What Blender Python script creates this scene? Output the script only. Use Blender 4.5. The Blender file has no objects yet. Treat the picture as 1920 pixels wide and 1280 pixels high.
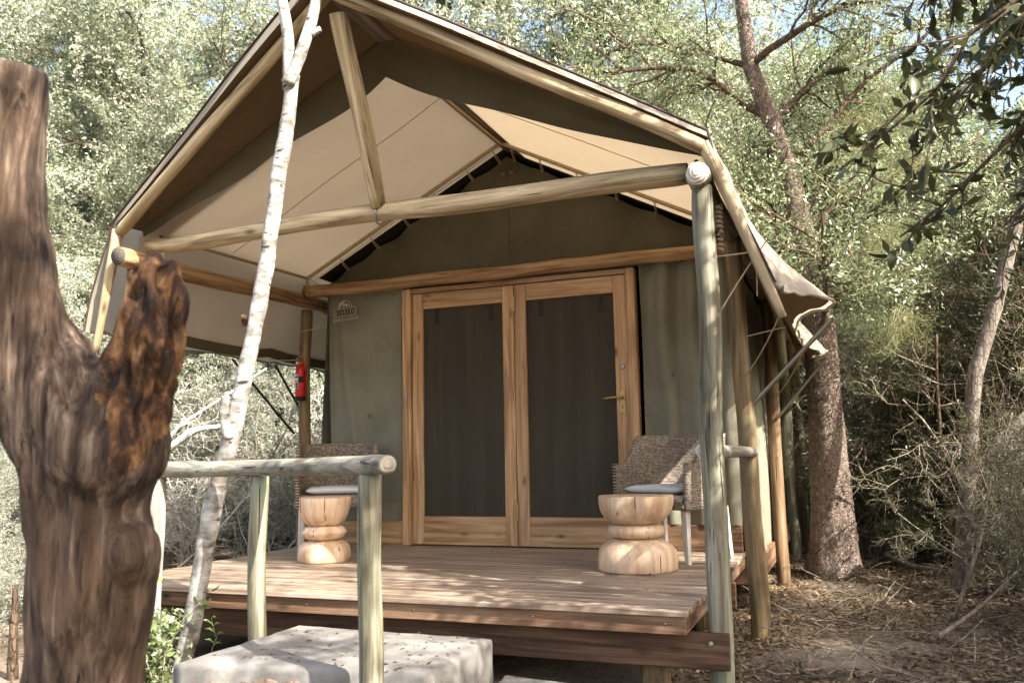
import bpy, bmesh, math, random
import numpy as np
from mathutils import Vector, Matrix, Quaternion, noise
R = math.radians
SC = bpy.context.scene
COL = SC.collection
random.seed(7)
rng = np.random.default_rng(11)

# ------------------------------------------------------------------ camera, sky, sun, exposure
cam_d = bpy.data.cameras.new('camera'); cam = bpy.data.objects.new('camera', cam_d); COL.objects.link(cam)
_r = Vector((0.93058691, 0.36562157, -0.01813461)); _u = Vector((0.06520741, -0.11681358, 0.99101089)); _f = Vector((-0.36021659, 0.92340427, 0.13254643))
cam.matrix_world = Matrix(((_r.x, _u.x, -_f.x, 3.29992), (_r.y, _u.y, -_f.y, -6.04734), (_r.z, _u.z, -_f.z, 0.68162), (0, 0, 0, 1)))
cam_d.sensor_width = 36; cam_d.lens = 1597.986 / 1920 * 36
cam_d.clip_start = .05; cam_d.clip_end = 2000
cam_d.dof.use_dof = True; cam_d.dof.focus_distance = 5.3; cam_d.dof.aperture_fstop = 3.6
SC.camera = cam
SUN = Vector((1.0, -.45, 1.0)).normalized()            # towards the sun
world = bpy.data.worlds.new('World'); SC.world = world; world.use_nodes = True
wn = world.node_tree.nodes; wl = world.node_tree.links
sky = wn.new('ShaderNodeTexSky'); sky.sky_type = 'NISHITA'; sky.sun_disc = False
sky.sun_elevation = math.asin(SUN.z); sky.sun_rotation = math.atan2(SUN.x, SUN.y)
sky.air_density = 1.0; sky.dust_density = 5.0; sky.ozone_density = .6
wl.new(sky.outputs[0], wn['Background'].inputs[0]); wn['Background'].inputs[1].default_value = .15
sd = bpy.data.lights.new('sun', 'SUN'); sd.energy = 5.0; sd.angle = R(.55); sd.color = (1, .95, .87)
so = bpy.data.objects.new('sun', sd); COL.objects.link(so); so.rotation_euler = SUN.to_track_quat('Z', 'Y').to_euler(); so.location = (12, -6, 14)
SC.view_settings.view_transform = 'Standard'; SC.view_settings.look = 'None'
SC.view_settings.exposure = 1.9; SC.view_settings.gamma = 1
SC.cycles.max_bounces = 10; SC.cycles.diffuse_bounces = 6; SC.cycles.transmission_bounces = 6; SC.cycles.glossy_bounces = 3
SC.cycles.transparent_max_bounces = 6; SC.cycles.caustics_reflective = False; SC.cycles.caustics_refractive = False

# ------------------------------------------------------------------ materials
def lin(c):
    return tuple((x/255/12.92 if x/255 <= .04045 else ((x/255+.055)/1.055)**2.4) for x in c) + (1,)
class NG:
    def __init__(s, name):
        s.m = bpy.data.materials.new(name); s.m.use_nodes = True
        s.t = s.m.node_tree; s.b = s.t.nodes['Principled BSDF']; s.out = s.t.nodes['Material Output']
        s.b.inputs['Specular IOR Level'].default_value = .3
    def n(s, typ, **kw):
        nd = s.t.nodes.new('ShaderNode'+typ)
        for k, v in kw.items():
            if k in nd.inputs.keys(): s.set(nd.inputs[k], v)
            else: setattr(nd, k, v)
        return nd
    def set(s, inp, v):
        if isinstance(v, bpy.types.NodeSocket): s.t.links.new(v, inp)
        else: inp.default_value = v
    def math(s, op, a, b=None, clamp=False):
        nd = s.t.nodes.new('ShaderNodeMath'); nd.operation = op; nd.use_clamp = clamp
        s.set(nd.inputs[0], a)
        if b is not None: s.set(nd.inputs[1], b)
        return nd.outputs[0]
    def ramp(s, fac, stops):
        nd = s.t.nodes.new('ShaderNodeValToRGB'); e = nd.color_ramp.elements
        while len(e) < len(stops): e.new(.5)
        for i, (p, c) in enumerate(stops): e[i].position = p; e[i].color = c
        s.set(nd.inputs[0], fac); return nd.outputs[0]
    def mix(s, fac, a, b, mode='MIX'):
        nd = s.t.nodes.new('ShaderNodeMix'); nd.data_type = 'RGBA'; nd.blend_type = mode
        s.set(nd.inputs[0], fac); s.set(nd.inputs[6], a); s.set(nd.inputs[7], b); return nd.outputs[2]
    def noise(s, vec, scale, detail=4, rough=.55, dist=0):
        nd = s.n('TexNoise', Scale=scale, Detail=detail, Roughness=rough, Distortion=dist); s.set(nd.inputs['Vector'], vec); return nd.outputs['Fac']
    def coords(s, scale=(1, 1, 1), rnd=True, src='Object'):
        tc = s.n('TexCoord'); v = tc.outputs[src]
        if rnd:
            oi = s.n('ObjectInfo'); a = s.n('VectorMath', operation='ADD'); s.set(a.inputs[0], v)
            sc = s.n('VectorMath', operation='SCALE'); cb = s.n('CombineXYZ'); 
            for i in range(3): s.set(cb.inputs[i], s.math('MULTIPLY', oi.outputs['Random'], (17.3, 9.1, 13.7)[i]))
            s.set(a.inputs[1], cb.outputs[0]); v = a.outputs[0]
        mp = s.n('Mapping', Scale=scale); s.set(mp.inputs['Vector'], v); return mp.outputs[0]
    def bump(s, h, strength=.3, dist=.01):
        b = s.n('Bump', Strength=strength, Distance=dist); s.set(b.inputs['Height'], h); s.set(s.b.inputs['Normal'], b.outputs[0])
    def col(s, c): s.set(s.b.inputs['Base Color'], c)
    def rough(s, v): s.set(s.b.inputs['Roughness'], v)
    def translucent(s, colr, fac, normal=None):
        tr = s.n('BsdfTranslucent'); s.set(tr.inputs['Color'], colr); mx = s.n('MixShader'); s.set(mx.inputs[0], fac)
        s.t.links.new(s.b.outputs[0], mx.inputs[1]); s.t.links.new(tr.outputs[0], mx.inputs[2]); s.t.links.new(mx.outputs[0], s.out.inputs[0])

def wood(name, dark, mid, light, axis='Z', rough=.6, scale=1, knots=.5, stain=None, cracks=.5, bump=.35):
    g = NG(name); lo, hi = .9*scale, 16*scale
    sc = {'X': (lo, hi, hi), 'Y': (hi, lo, hi), 'Z': (hi, hi, lo)}[axis]
    v = g.coords(sc); n1 = g.noise(v, 1.4, 6, .6, .6)
    c = g.ramp(n1, [(.36, lin(dark)), (.5, lin(mid)), (.64, lin(light))])
    sc2 = tuple(x*3.2 if x == hi else x*1.6 for x in sc)
    n2 = g.noise(g.coords(sc2), 2.2, 4, .65)
    c = g.mix(g.math('MULTIPLY', g.math('SUBTRACT', n2, .42, True), 1.4), c, lin(dark))
    oi = g.n('ObjectInfo'); hs = g.n('HueSaturation'); g.set(hs.inputs['Color'], c)
    g.set(hs.inputs['Value'], g.math('ADD', g.math('MULTIPLY', oi.outputs['Random'], .28), .86)); c = hs.outputs[0]
    if stain:
        ns = g.noise(g.coords((3, 3, 3)), 1.1, 3); c = g.mix(g.math('MULTIPLY', g.math('SUBTRACT', ns, .5, True), 3.0, True), c, lin(stain))
    if knots:
        ks = {'X': (3.2, 8, 8), 'Y': (8, 3.2, 8), 'Z': (8, 8, 3.2)}[axis]
        vo = g.n('TexVoronoi', Scale=1.0); g.set(vo.inputs['Vector'], g.coords(ks)); 
        k = g.math('SUBTRACT', 1, g.math('MULTIPLY', vo.outputs['Distance'], 5.5), True)
        c = g.mix(g.math('MULTIPLY', k, knots*1.6, True), c, lin(tuple(x*.42 for x in dark)))
    sc3 = tuple((x*2.4 if x == hi else x*.55) for x in sc)
    cr = g.math('SUBTRACT', g.noise(g.coords(sc3), 1.7, 2, .5), .66, True)
    cr = g.math('MULTIPLY', cr, 14*cracks, True)
    c = g.mix(cr, c, lin(tuple(x*.3 for x in dark)))
    g.col(c); g.rough(g.math('ADD', rough-.08, g.math('MULTIPLY', n2, .2)))
    g.bump(g.math('SUBTRACT', g.math('ADD', n2, n1), cr), bump, .006); return g.m

def endgrain(name, a, b, c):
    g = NG(name); tc = g.n('TexCoord'); w = g.n('TexWave', wave_type='RINGS', rings_direction='Z', Scale=17.0, Distortion=5.0, Detail=4.0)
    g.set(w.inputs['Vector'], tc.outputs['Object']); n = g.noise(g.coords((30, 30, 30)), 1, 4)
    cc = g.ramp(w.outputs['Fac'], [(0, lin(a)), (.5, lin(b)), (1, lin(c))]); cc = g.mix(g.math('MULTIPLY', g.math('SUBTRACT', n, .45, True), 2), cc, lin(a))
    g.col(cc); g.rough(.8); g.bump(w.outputs['Fac'], .4, .004); return g.m

def canvas(name, base, dark, trans=0, tcol=None, stain=.5, weave=520, rough=.85):
    g = NG(name); v = g.coords((1, 1, 1), False)
    n = g.noise(v, 2.3, 5, .6); fine = g.noise(v, weave, 1)
    c = g.mix(g.math('MULTIPLY', g.math('SUBTRACT', n, .4, True), 2.6*stain, True), lin(base), lin(dark))
    spl = g.math('MULTIPLY', g.math('SUBTRACT', g.noise(v, 13, 3, .7), .66, True), 2.2, True); c = g.mix(spl, c, lin(dark))
    c = g.mix(g.math('MULTIPLY', fine, .25), c, lin(tuple(min(255, x*1.25) for x in base)))
    g.col(c); g.rough(rough); g.b.inputs['Specular IOR Level'].default_value = .1
    h = g.math('ADD', g.math('MULTIPLY', fine, .25), g.math('MULTIPLY', g.noise(g.coords((1, 1, .45), False), 9, 4, .6), 1.0)); h = g.math('ADD', h, g.math('MULTIPLY', g.noise(g.coords((1, 1, .6), False), 3.2, 3, .5, 1.5), 2.0)); g.bump(h, .3, .03)
    if trans: g.translucent(tcol and lin(tcol) or c, trans)
    return g.m

def plain(name, c, rough=.5, metal=0, spec=.4, var=.0):
    g = NG(name); 
    if var:
        n = g.noise(g.coords((14, 14, 14)), 1, 4); g.col(g.mix(g.math('MULTIPLY', n, var), lin(c), lin(tuple(x*.5 for x in c))))
        g.bump(n, .15, .005)
    else: g.col(lin(c))
    g.rough(rough); g.b.inputs['Metallic'].default_value = metal; g.b.inputs['Specular IOR Level'].default_value = spec; return g.m

def leafmat(name, stops, trans=.35, rough=.5, spec=.35, island=True):
    g = NG(name); 
    if island: f = g.n('NewGeometry').outputs['Random Per Island']
    else: f = g.n('ObjectInfo').outputs['Random']
    c = g.ramp(f, [(p, lin(x)) for p, x in stops])
    n = g.noise(g.coords((1, 1, 1), False), 1.7, 3); hs = g.n('HueSaturation'); g.set(hs.inputs['Color'], c)
    g.set(hs.inputs['Value'], g.math('ADD', .15, g.math('MULTIPLY', n, 1.7))); c = hs.outputs[0]
    g.col(c); g.rough(rough); g.b.inputs['Specular IOR Level'].default_value = spec
    g.translucent(c, trans); return g.m

def bark(name, a, b, c, scale=(14, 14, 5), bumps=.8, dist=.02):
    g = NG(name); v = g.coords(scale); n = g.noise(v, 1.3, 6, .65, .8)
    vo = g.n('TexVoronoi', Scale=2.6, feature='DISTANCE_TO_EDGE'); g.set(vo.inputs['Vector'], v)
    cc = g.ramp(n, [(.3, lin(a)), (.5, lin(b)), (.72, lin(c))]); e = g.math('SUBTRACT', 1, g.math('MULTIPLY', vo.outputs['Distance'], 6), True)
    cc = g.mix(g.math('MULTIPLY', e, .5), cc, lin(tuple(x*.45 for x in a))); g.col(cc); g.rough(.9)
    g.bump(g.math('SUBTRACT', n, g.math('MULTIPLY', e, .4)), bumps, dist); return g.m

M = {}
M['pole'] = wood('weathered_pole', (76, 71, 56), (122, 117, 97), (156, 151, 130), knots=.6, stain=(126, 136, 114), cracks=1.3, bump=.5)
M['pole_warm'] = wood('warm_pole', (116, 86, 58), (162, 128, 90), (190, 160, 120), knots=.55, cracks=1.0)
M['pole_tan_bounce'] = wood('bounce_lit_tan_pole', (112, 96, 70), (164, 146, 112), (194, 178, 146), knots=.6, cracks=1.2, bump=.5)  # tan wood made lighter, with bounced light put into its colour
M['pole_red_shaded'] = wood('shade_darkened_reddish_pole', (78, 60, 43), (108, 86, 63), (134, 110, 85), knots=.5)  # warm pole colour darkened to stand for shade
M['pole_grey'] = wood('bleached_pole', (92, 86, 74), (144, 139, 124), (180, 176, 161), knots=.6, stain=(132, 136, 128), cracks=1.3, bump=.5)
M['pole_dark'] = wood('shaded_pole', (84, 68, 46), (124, 104, 74), (158, 136, 100), knots=.5, stain=(102, 98, 78))
M['deck'] = wood('deck_timber', (104, 88, 74), (144, 126, 109), (176, 158, 141), axis='X', rough=.38, knots=.4, cracks=.5, bump=.25)
M['beam'] = wood('rough_timber', (78, 56, 40), (118, 90, 68), (150, 120, 94), axis='X', rough=.7, knots=.8, stain=(104, 86, 68))
M['pine'] = wood('varnished_pine', (142, 108, 74), (180, 144, 104), (202, 170, 130), axis='X', rough=.42, knots=.6, cracks=.3, bump=.12)
M['beam_shaded'] = wood('shade_darkened_timber', (50, 36, 26), (80, 59, 44), (108, 82, 62), axis='X', rough=.75, knots=.5)  # bearer colour darkened to carry the shadow under the fascia
M['board_grey'] = wood('grey_board', (98, 86, 76), (132, 118, 106), (160, 148, 134), axis='X')
M['end'] = endgrain('end_grain', (132, 126, 112), (142, 136, 122), (148, 142, 128))
M['end_pale'] = endgrain('pale_end_grain', (166, 156, 142), (206, 198, 184), (218, 210, 196))
M['end_dark'] = endgrain('dark_end_grain', (66, 60, 54), (78, 72, 65), (86, 80, 73))
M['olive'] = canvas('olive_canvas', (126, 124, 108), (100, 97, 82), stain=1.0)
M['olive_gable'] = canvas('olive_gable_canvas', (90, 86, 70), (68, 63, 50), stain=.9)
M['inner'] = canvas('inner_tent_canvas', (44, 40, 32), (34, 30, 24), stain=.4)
M['cream'] = canvas('cream_canvas', (226, 215, 200), (202, 188, 170), .5, (234, 224, 208), stain=.9)
M['fly'] = canvas('fly_canvas', (164, 155, 139), (134, 123, 107), .32, (206, 194, 174), stain=.6)
M['fly_light_block'] = canvas('light_block_canvas', (104, 88, 68), (80, 66, 50), .08, (120, 92, 62), stain=.7)  # dark layer added under the fly so sunlight doesn't glow through
M['valance'] = canvas('valance_canvas', (96, 90, 70), (74, 68, 52), .05, (90, 80, 56), stain=.6)
M['piping'] = plain('dark_piping', (60, 46, 38), .8)
M['screen'] = None
M['brass'] = plain('brass', (168, 142, 92), .4, .85, .5, .2)
M['steel'] = plain('galvanised_steel', (168, 164, 152), .42, .8, .5, .3)
M['pipe'] = plain('frame_pipe', (178, 158, 128), .45, .35, .5, .4)
M['iron'] = plain('dark_iron', (46, 40, 34), .6, .6)
M['rope'] = plain('rope', (190, 174, 144), .9, 0, .1, .4)
M['red'] = plain('red_paint', (196, 26, 26), .32, 0, .5, .15)
M['black'] = plain('black_rubber', (24, 24, 22), .6)
M['lbl_white'] = plain('label_white', (214, 210, 214), .5); M['lbl_blue'] = plain('label_blue', (38, 52, 92), .5); M['lbl_pink'] = plain('label_pink', (214, 110, 124), .5)
M['print'] = plain('cream_print', (172, 166, 146), .8)
M['print_dark'] = plain('dark_print', (62, 60, 44), .8)
M['cushion'] = canvas('cushion_cloth', (198, 196, 194), (178, 176, 174), stain=.3, weave=300)
M['chair_leg'] = wood('whitewashed_leg', (166, 160, 150), (196, 192, 184), (220, 216, 208), knots=.1, cracks=.2, bump=.1)
M['stool'] = wood('carved_pale_wood', (184, 150, 118), (208, 178, 146), (222, 198, 170), axis='Z', rough=.55, scale=.6, knots=.4, cracks=1.2, bump=.45)

def screen_mat():
    g = NG('insect_screen'); v = g.coords((1, 1, 1), True)
    st = g.noise(g.coords((9, 9, .5)), 1.2, 3, .6); c = g.ramp(st, [(.4, lin((66, 60, 50))), (.75, lin((80, 73, 61)))])  # vertical streaks paint faint reflections into the screen colour
    fine = g.noise(v, 900, 0); c = g.mix(g.math('MULTIPLY', fine, .5), c, lin((46, 41, 33))); g.col(c); g.rough(.6); g.b.inputs['Specular IOR Level'].default_value = .12
    g.bump(fine, .2, .002); return g.m
M['screen'] = screen_mat()

def wicker_mat():
    g = NG('wicker'); tc = g.n('TexCoord'); uv = tc.outputs['UV']; sp = g.n('SeparateXYZ'); g.set(sp.inputs[0], uv)
    u = g.math('MULTIPLY', sp.outputs[0], 1/.017); v = g.math('MULTIPLY', sp.outputs[1], 1/.0100)
    row = g.math('MODULO', g.math('FLOOR', v), 2.0)
    uu = g.math('ADD', u, g.math('MULTIPLY', row, .5))
    a = g.math('ABSOLUTE', g.math('SINE', g.math('MULTIPLY', uu, math.pi))); b = g.math('ABSOLUTE', g.math('SINE', g.math('MULTIPLY', v, math.pi)))
    h = g.math('MULTIPLY', g.math('POWER', a, .5), g.math('POWER', b, .6))
    wn_ = g.n('TexWhiteNoise', noise_dimensions='2D'); cb = g.n('CombineXYZ'); g.set(cb.inputs[0], g.math('FLOOR', uu)); g.set(cb.inputs[1], g.math('FLOOR', v)); g.set(wn_.inputs['Vector'], cb.outputs[0])
    c = g.ramp(wn_.outputs['Value'], [(0, lin((136, 120, 102))), (.5, lin((172, 157, 138))), (1, lin((202, 189, 172)))])
    c = g.mix(g.math('SUBTRACT', 1, h, True), c, lin((74, 62, 50))); g.col(c); g.rough(.6); g.bump(h, .9, .006); return g.m
M['wicker'] = wicker_mat()

def concrete_mat():
    g = NG('concrete'); v = g.coords((1, 1, 1), False); n = g.noise(v, 5, 8, .6); f = g.noise(v, 60, 3)
    c = g.ramp(n, [(.3, lin((92, 89, 84))), (.5, lin((116, 113, 108))), (.7, lin((138, 134, 128)))])
    c = g.mix(g.math('MULTIPLY', g.math('SUBTRACT', f, .58, True), 4, True), c, lin((104, 98, 90)))
    g.col(c); g.rough(.9); g.bump(g.math('ADD', n, g.math('MULTIPLY', f, .3)), .4, .012); return g.m
M['concrete'] = concrete_mat()
M['stone'] = bark('rubble_stone', (84, 66, 56), (122, 102, 88), (150, 130, 114), (6, 6, 6), .5, .01)

def ground_mat():
    g = NG('forest_soil'); v = g.coords((1, 1, 1), False); n = g.noise(v, 1.3, 8, .65); f = g.noise(v, 26, 5, .7)
    c = g.ramp(n, [(.3, lin((78, 69, 58))), (.5, lin((107, 96, 84))), (.7, lin((134, 122, 107)))])
    c = g.mix(g.math('MULTIPLY', g.math('SUBTRACT', f, .5, True), 3, True), c, lin((84, 66, 48)))
    g.col(c); g.rough(.95); g.b.inputs['Specular IOR Level'].default_value = .1; g.bump(g.math('ADD', f, n), .6, .03); return g.m
M['soil'] = ground_mat()
M['litter'] = leafmat('dry_litter', [(0, (70, 55, 42)), (.4, (106, 88, 68)), (.75, (142, 124, 100)), (1, (92, 84, 58))], .15, .7, .2)
M['leaf_pale'] = leafmat('pale_leaves', [(0, (104, 112, 88)), (.4, (150, 158, 130)), (.8, (188, 194, 166)), (1, (214, 216, 198))], .42, .36, .8)
M['leaf_grey'] = leafmat('grey_green_leaves', [(0, (106, 112, 96)), (.5, (160, 166, 148)), (1, (206, 208, 192))], .42, .38, .8)
M['leaf_mid'] = leafmat('mid_green_leaves', [(0, (86, 98, 64)), (.5, (134, 148, 106)), (1, (184, 192, 152))], .42, .36, .8)
M['leaf_dark'] = leafmat('dark_leaves', [(0, (44, 50, 26)), (.6, (66, 72, 38)), (1, (92, 96, 56))], .3, .42, .45)
M['leaf_big'] = leafmat('glossy_broad_leaves', [(0, (42, 50, 26)), (.6, (62, 70, 38)), (1, (84, 88, 50))], .25, .36, .5, False)
M['leaf_bush'] = leafmat('bush_leaves', [(0, (84, 100, 52)), (.6, (112, 126, 74)), (1, (146, 152, 100))], .35, .45, .4, False)
M['fern'] = leafmat('feathery_fern', [(0, (98, 106, 64)), (.5, (120, 128, 84)), (1, (146, 140, 88))], .45, .6, .2)
M['fern_green'] = leafmat('feathery_green_fern', [(0, (84, 104, 64)), (.5, (112, 130, 88)), (1, (140, 150, 104))], .45, .6, .2)
M['twig'] = bark('grey_twigs', (92, 82, 70), (136, 124, 108), (172, 160, 142), (20, 20, 6), .3, .004)
M['twig_white'] = bark('bleached_twigs', (160, 154, 144), (198, 192, 182), (222, 218, 208), (20, 20, 6), .3, .004)
M['twig_dark'] = bark('brown_twigs', (62, 50, 38), (92, 76, 60), (124, 106, 86), (20, 20, 6), .3, .004)
M['bark_rough'] = bark('rough_bark', (88, 72, 62), (132, 114, 102), (176, 160, 148), (26, 26, 18), 1.0, .02)
M['bark_grey'] = bark('grey_bark', (78, 70, 62), (116, 106, 96), (146, 136, 124), (16, 16, 5), .5, .01)
M['bark_tree'] = bark('brown_bark', (56, 44, 34), (86, 70, 56), (120, 102, 84))

def birch_mat():
    g = NG('white_bark'); n = g.noise(g.coords((8, 8, 15)), 1.2, 6, .65); s = g.noise(g.coords((10, 10, 7)), 1.0, 4)
    c = g.ramp(n, [(.38, lin((112, 108, 100))), (.5, lin((160, 157, 150))), (.62, lin((192, 189, 182)))])
    m = g.math('MULTIPLY', g.math('SUBTRACT', s, .52, True), 5, True); c = g.mix(m, c, lin((98, 92, 84)))
    d = g.math('MULTIPLY', g.math('SUBTRACT', g.noise(g.coords((7, 7, 24)), 1.6, 3), .61, True), 12, True); c = g.mix(d, c, lin((52, 44, 37)))
    st = g.math('MULTIPLY', g.math('SUBTRACT', g.noise(g.coords((1, 1, 1)), 3.1, 4, .6), .56, True), 5, True); c = g.mix(g.math('MULTIPLY', st, .7), c, lin((120, 108, 94)))
    g.col(c); g.rough(.8); g.bump(n, .4, .008); return g.m
M['birch'] = birch_mat()

def stump_mat():
    g = NG('dead_wood'); v = g.coords((26, 26, 2.2), False); n = g.noise(v, 1.4, 9, .7, .25); f = g.noise(g.coords((64, 64, 2.6), False), 1.3, 4, .65, .15)
    c = g.ramp(n, [(.32, lin((24, 18, 14))), (.46, lin((66, 52, 42))), (.56, lin((98, 82, 69))), (.7, lin((146, 129, 112)))])
    mo = g.noise(g.coords((6, 6, 3.5), False), 1.3, 5, .6); hs = g.n('HueSaturation'); g.set(hs.inputs['Color'], c); g.set(hs.inputs['Value'], g.math('ADD', -.55, g.math('MULTIPLY', mo, 2.9))); c = hs.outputs[0]
    p = g.math('MULTIPLY', g.math('SUBTRACT', g.noise(g.coords((5, 5, 3), False), 1.2, 4), .5, True), 6, True); c = g.mix(g.math('MULTIPLY', p, .45), c, lin((96, 74, 54)))
    cr = g.math('MULTIPLY', g.math('SUBTRACT', f, .60, True), 8, True); c = g.mix(cr, c, lin((22, 16, 12)))
    g.col(c); g.rough(.85); g.bump(g.math('SUBTRACT', n, g.math('MULTIPLY', cr, .6)), .8, .02); return g.m
M['dead'] = stump_mat()
def rotten_mat():
    g = NG('rotten_wood'); n = g.noise(g.coords((20, 20, 8), False), 1.3, 8, .7, .4); q = g.noise(g.coords((9, 9, 6), False), 1.2, 4, .6)
    c = g.ramp(n, [(.34, lin((28, 20, 14))), (.47, lin((72, 51, 36))), (.57, lin((122, 88, 58))), (.68, lin((168, 134, 98)))]); c = g.mix(g.math('MULTIPLY', g.math('SUBTRACT', q, .52, True), 6, True), c, lin((26, 19, 14)))
    g.col(c); g.rough(.95); g.bump(n, 1.0, .03); return g.m
M['rotten'] = rotten_mat()

# ------------------------------------------------------------------ object helpers
WM = {}
def world_of(o): return WM.get(o.name, Matrix.Identity(4))
def thing(name, label, cat, loc, rz=0, group=None):
    o = bpy.data.objects.new(name, None); COL.objects.link(o); o.empty_display_size = .1
    mt = Matrix.Translation(loc) @ Matrix.Rotation(rz, 4, 'Z'); o.matrix_basis = mt; WM[o.name] = mt
    o['label'] = label; o['category'] = cat
    if group: o['group'] = group
    return o
def link(name, mesh, parent=None, mw=None, label=None, kind=None):
    o = bpy.data.objects.new(name, mesh); COL.objects.link(o)
    mw = mw if mw is not None else Matrix.Identity(4)
    if parent is not None: o.parent = parent; o.matrix_basis = world_of(parent).inverted() @ mw
    else: o.matrix_basis = mw
    WM[o.name] = mw
    if label: o['label'] = label
    if kind: o['kind'] = kind
    return o
def tag(o, label, cat, group=None):
    o['label'] = label; o['category'] = cat
    if group: o['group'] = group
    return o
def pymesh(name, v, f, mats, mi=None, smooth=True, uv=None):
    me = bpy.data.meshes.new(name); me.from_pydata([tuple(x) for x in v], [], f)
    for m in (mats if isinstance(mats, (list, tuple)) else [mats]): me.materials.append(m)
    if mi is not None: me.polygons.foreach_set('material_index', np.asarray(mi, dtype=np.int32))
    if smooth: me.polygons.foreach_set('use_smooth', np.ones(len(me.polygons), dtype=bool))
    if uv is not None:
        l = me.uv_layers.new(name='UVMap'); idx = np.empty(len(me.loops), dtype=np.int32); me.loops.foreach_get('vertex_index', idx)
        l.data.foreach_set('uv', np.asarray(uv, dtype=np.float32)[idx].ravel())
    me.update(); return me
def quads_mesh(name, V, mat):                          # V: n x 4 x 3
    n = len(V); me = bpy.data.meshes.new(name); me.vertices.add(n*4); me.loops.add(n*4); me.polygons.add(n)
    me.vertices.foreach_set('co', np.ascontiguousarray(V, dtype=np.float32).ravel())
    me.loops.foreach_set('vertex_index', np.arange(n*4, dtype=np.int32))
    me.polygons.foreach_set('loop_start', np.arange(0, n*4, 4, dtype=np.int32))
    me.materials.append(mat); me.update(calc_edges=True); return me

def zrot(p0, p1):
    d = (Vector(p1)-Vector(p0)); q = Vector((0, 0, 1)).rotation_difference(d.normalized())
    return Matrix.Translation(p0) @ q.to_matrix().to_4x4(), d.length
SEED = [0]
def log(name, p0, p1, r0, r1, mat, parent, end=None, wob=.012, lump=.10, sides=18, label=None, bulge=None):
    SEED[0] += 1; sd_ = SEED[0]*3.7; mw, L = zrot(p0, p1); nz = max(6, int(L/.07)); v, f, mi = [], [], []
    for i in range(nz+1):
        t = i/nz; z = L*t; r = r0+(r1-r0)*t
        ox = wob*noise.noise((sd_, z*1.3, 1))*2.2; oy = wob*noise.noise((sd_, z*1.3, 9))*2.2
        if bulge and abs(t-bulge[0]) < .08: r *= 1+bulge[1]*(1-abs(t-bulge[0])/.08)
        rr = r*(.93 if i in (0, nz) else 1)
        for k in range(sides):
            a = 2*math.pi*k/sides; n_ = noise.noise((math.cos(a)*.9+sd_, math.sin(a)*.9, z*2.6))
            v.append((ox+rr*(1+lump*n_)*math.cos(a), oy+rr*(1+lump*n_)*math.sin(a), z))
    for i in range(nz):
        for k in range(sides):
            k2 = (k+1) % sides; f.append((i*sides+k, i*sides+k2, (i+1)*sides+k2, (i+1)*sides+k)); mi.append(0)
    for base, flip in ((0, True), (nz*sides, False)):
        c = len(v); v.append(tuple(np.mean(np.array(v[base:base+sides]), axis=0)))
        for k in range(sides):
            k2 = (k+1) % sides; f.append((base+k2, base+k, c) if flip else (base+k, base+k2, c)); mi.append(1)
    me = pymesh(name, v, f, [mat, end or M['end']], mi)
    return link(name, me, parent, mw, label)
BOX = {}
def board(name, lo, hi, mat, parent, bev=.004, label=None, rot=None):
    lo, hi = Vector(lo), Vector(hi); d = hi-lo; c = (lo+hi)/2; ax = max(range(3), key=lambda i: d[i])
    o_ = [(ax+i) % 3 for i in range(3)]; dims = tuple(round(d[i], 4) for i in o_); key = (dims, mat.name, bev)
    if key not in BOX:
        bm = bmesh.new(); bmesh.ops.create_cube(bm, size=1); bmesh.ops.scale(bm, vec=dims, verts=bm.verts)
        if bev: bmesh.ops.bevel(bm, geom=bm.edges[:], offset=min(bev, min(dims)*.3), segments=1, affect='EDGES')
        me = bpy.data.meshes.new(name); bm.to_mesh(me); bm.free(); me.materials.append(mat); BOX[key] = me
    rm = Matrix([[1 if o_[j] == i else 0 for j in range(3)] for i in range(3)]).to_4x4()
    mw = Matrix.Translation(c) @ (rot if rot is not None else Matrix.Identity(4)) @ rm
    return link(name, BOX[key], parent, mw, label)
def tube_geo(pts, rad, sides=8, cap=True):
    P = np.asarray(pts, float); n = len(P); rad = np.broadcast_to(np.asarray(rad, float), (n,))
    T = np.gradient(P, axis=0) if n > 2 else np.repeat((P[1]-P[0])[None], n, 0)
    T /= np.linalg.norm(T, axis=1, keepdims=True)+1e-9
    ref = np.array([0, 0, 1.]) if abs(T[0, 2]) < .9 else np.array([1., 0, 0])
    A = np.cross(T, ref); A /= np.linalg.norm(A, axis=1, keepdims=True)+1e-9; B = np.cross(T, A)
    a = np.arange(sides)*2*np.pi/sides
    V = (P[:, None]+rad[:, None, None]*(A[:, None]*np.cos(a)[None, :, None]+B[:, None]*np.sin(a)[None, :, None])).reshape(-1, 3)
    i = np.arange(n-1)[:, None]; k = np.arange(sides)[None]; k2 = (k+1) % sides
    F = np.stack([i*sides+k, i*sides+k2, (i+1)*sides+k2, (i+1)*sides+k], -1).reshape(-1, 4)
    return V, F
class Tubes:
    def __init__(s): s.V = []; s.F = []; s.n = 0
    def add(s, pts, rad, sides=5):
        V, F = tube_geo(pts, rad, sides); s.V.append(V); s.F.append(F+s.n); s.n += len(V)
    def mesh(s, name, mat, smooth=True):
        V = np.concatenate(s.V); F = np.concatenate(s.F); me = bpy.data.meshes.new(name)
        me.vertices.add(len(V)); me.loops.add(len(F)*4); me.polygons.add(len(F))
        me.vertices.foreach_set('co', V.astype(np.float32).ravel()); me.loops.foreach_set('vertex_index', F.astype(np.int32).ravel())
        me.polygons.foreach_set('loop_start', np.arange(0, len(F)*4, 4, dtype=np.int32)); me.polygons.foreach_set('use_smooth', np.full(len(F), smooth))
        me.materials.append(mat); me.update(calc_edges=True); return me
def rod(name, pts, r, mat, parent, sides=8, label=None):
    t = Tubes(); t.add(pts, r, sides); return link(name, t.mesh(name, mat), parent, None, label)
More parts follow.
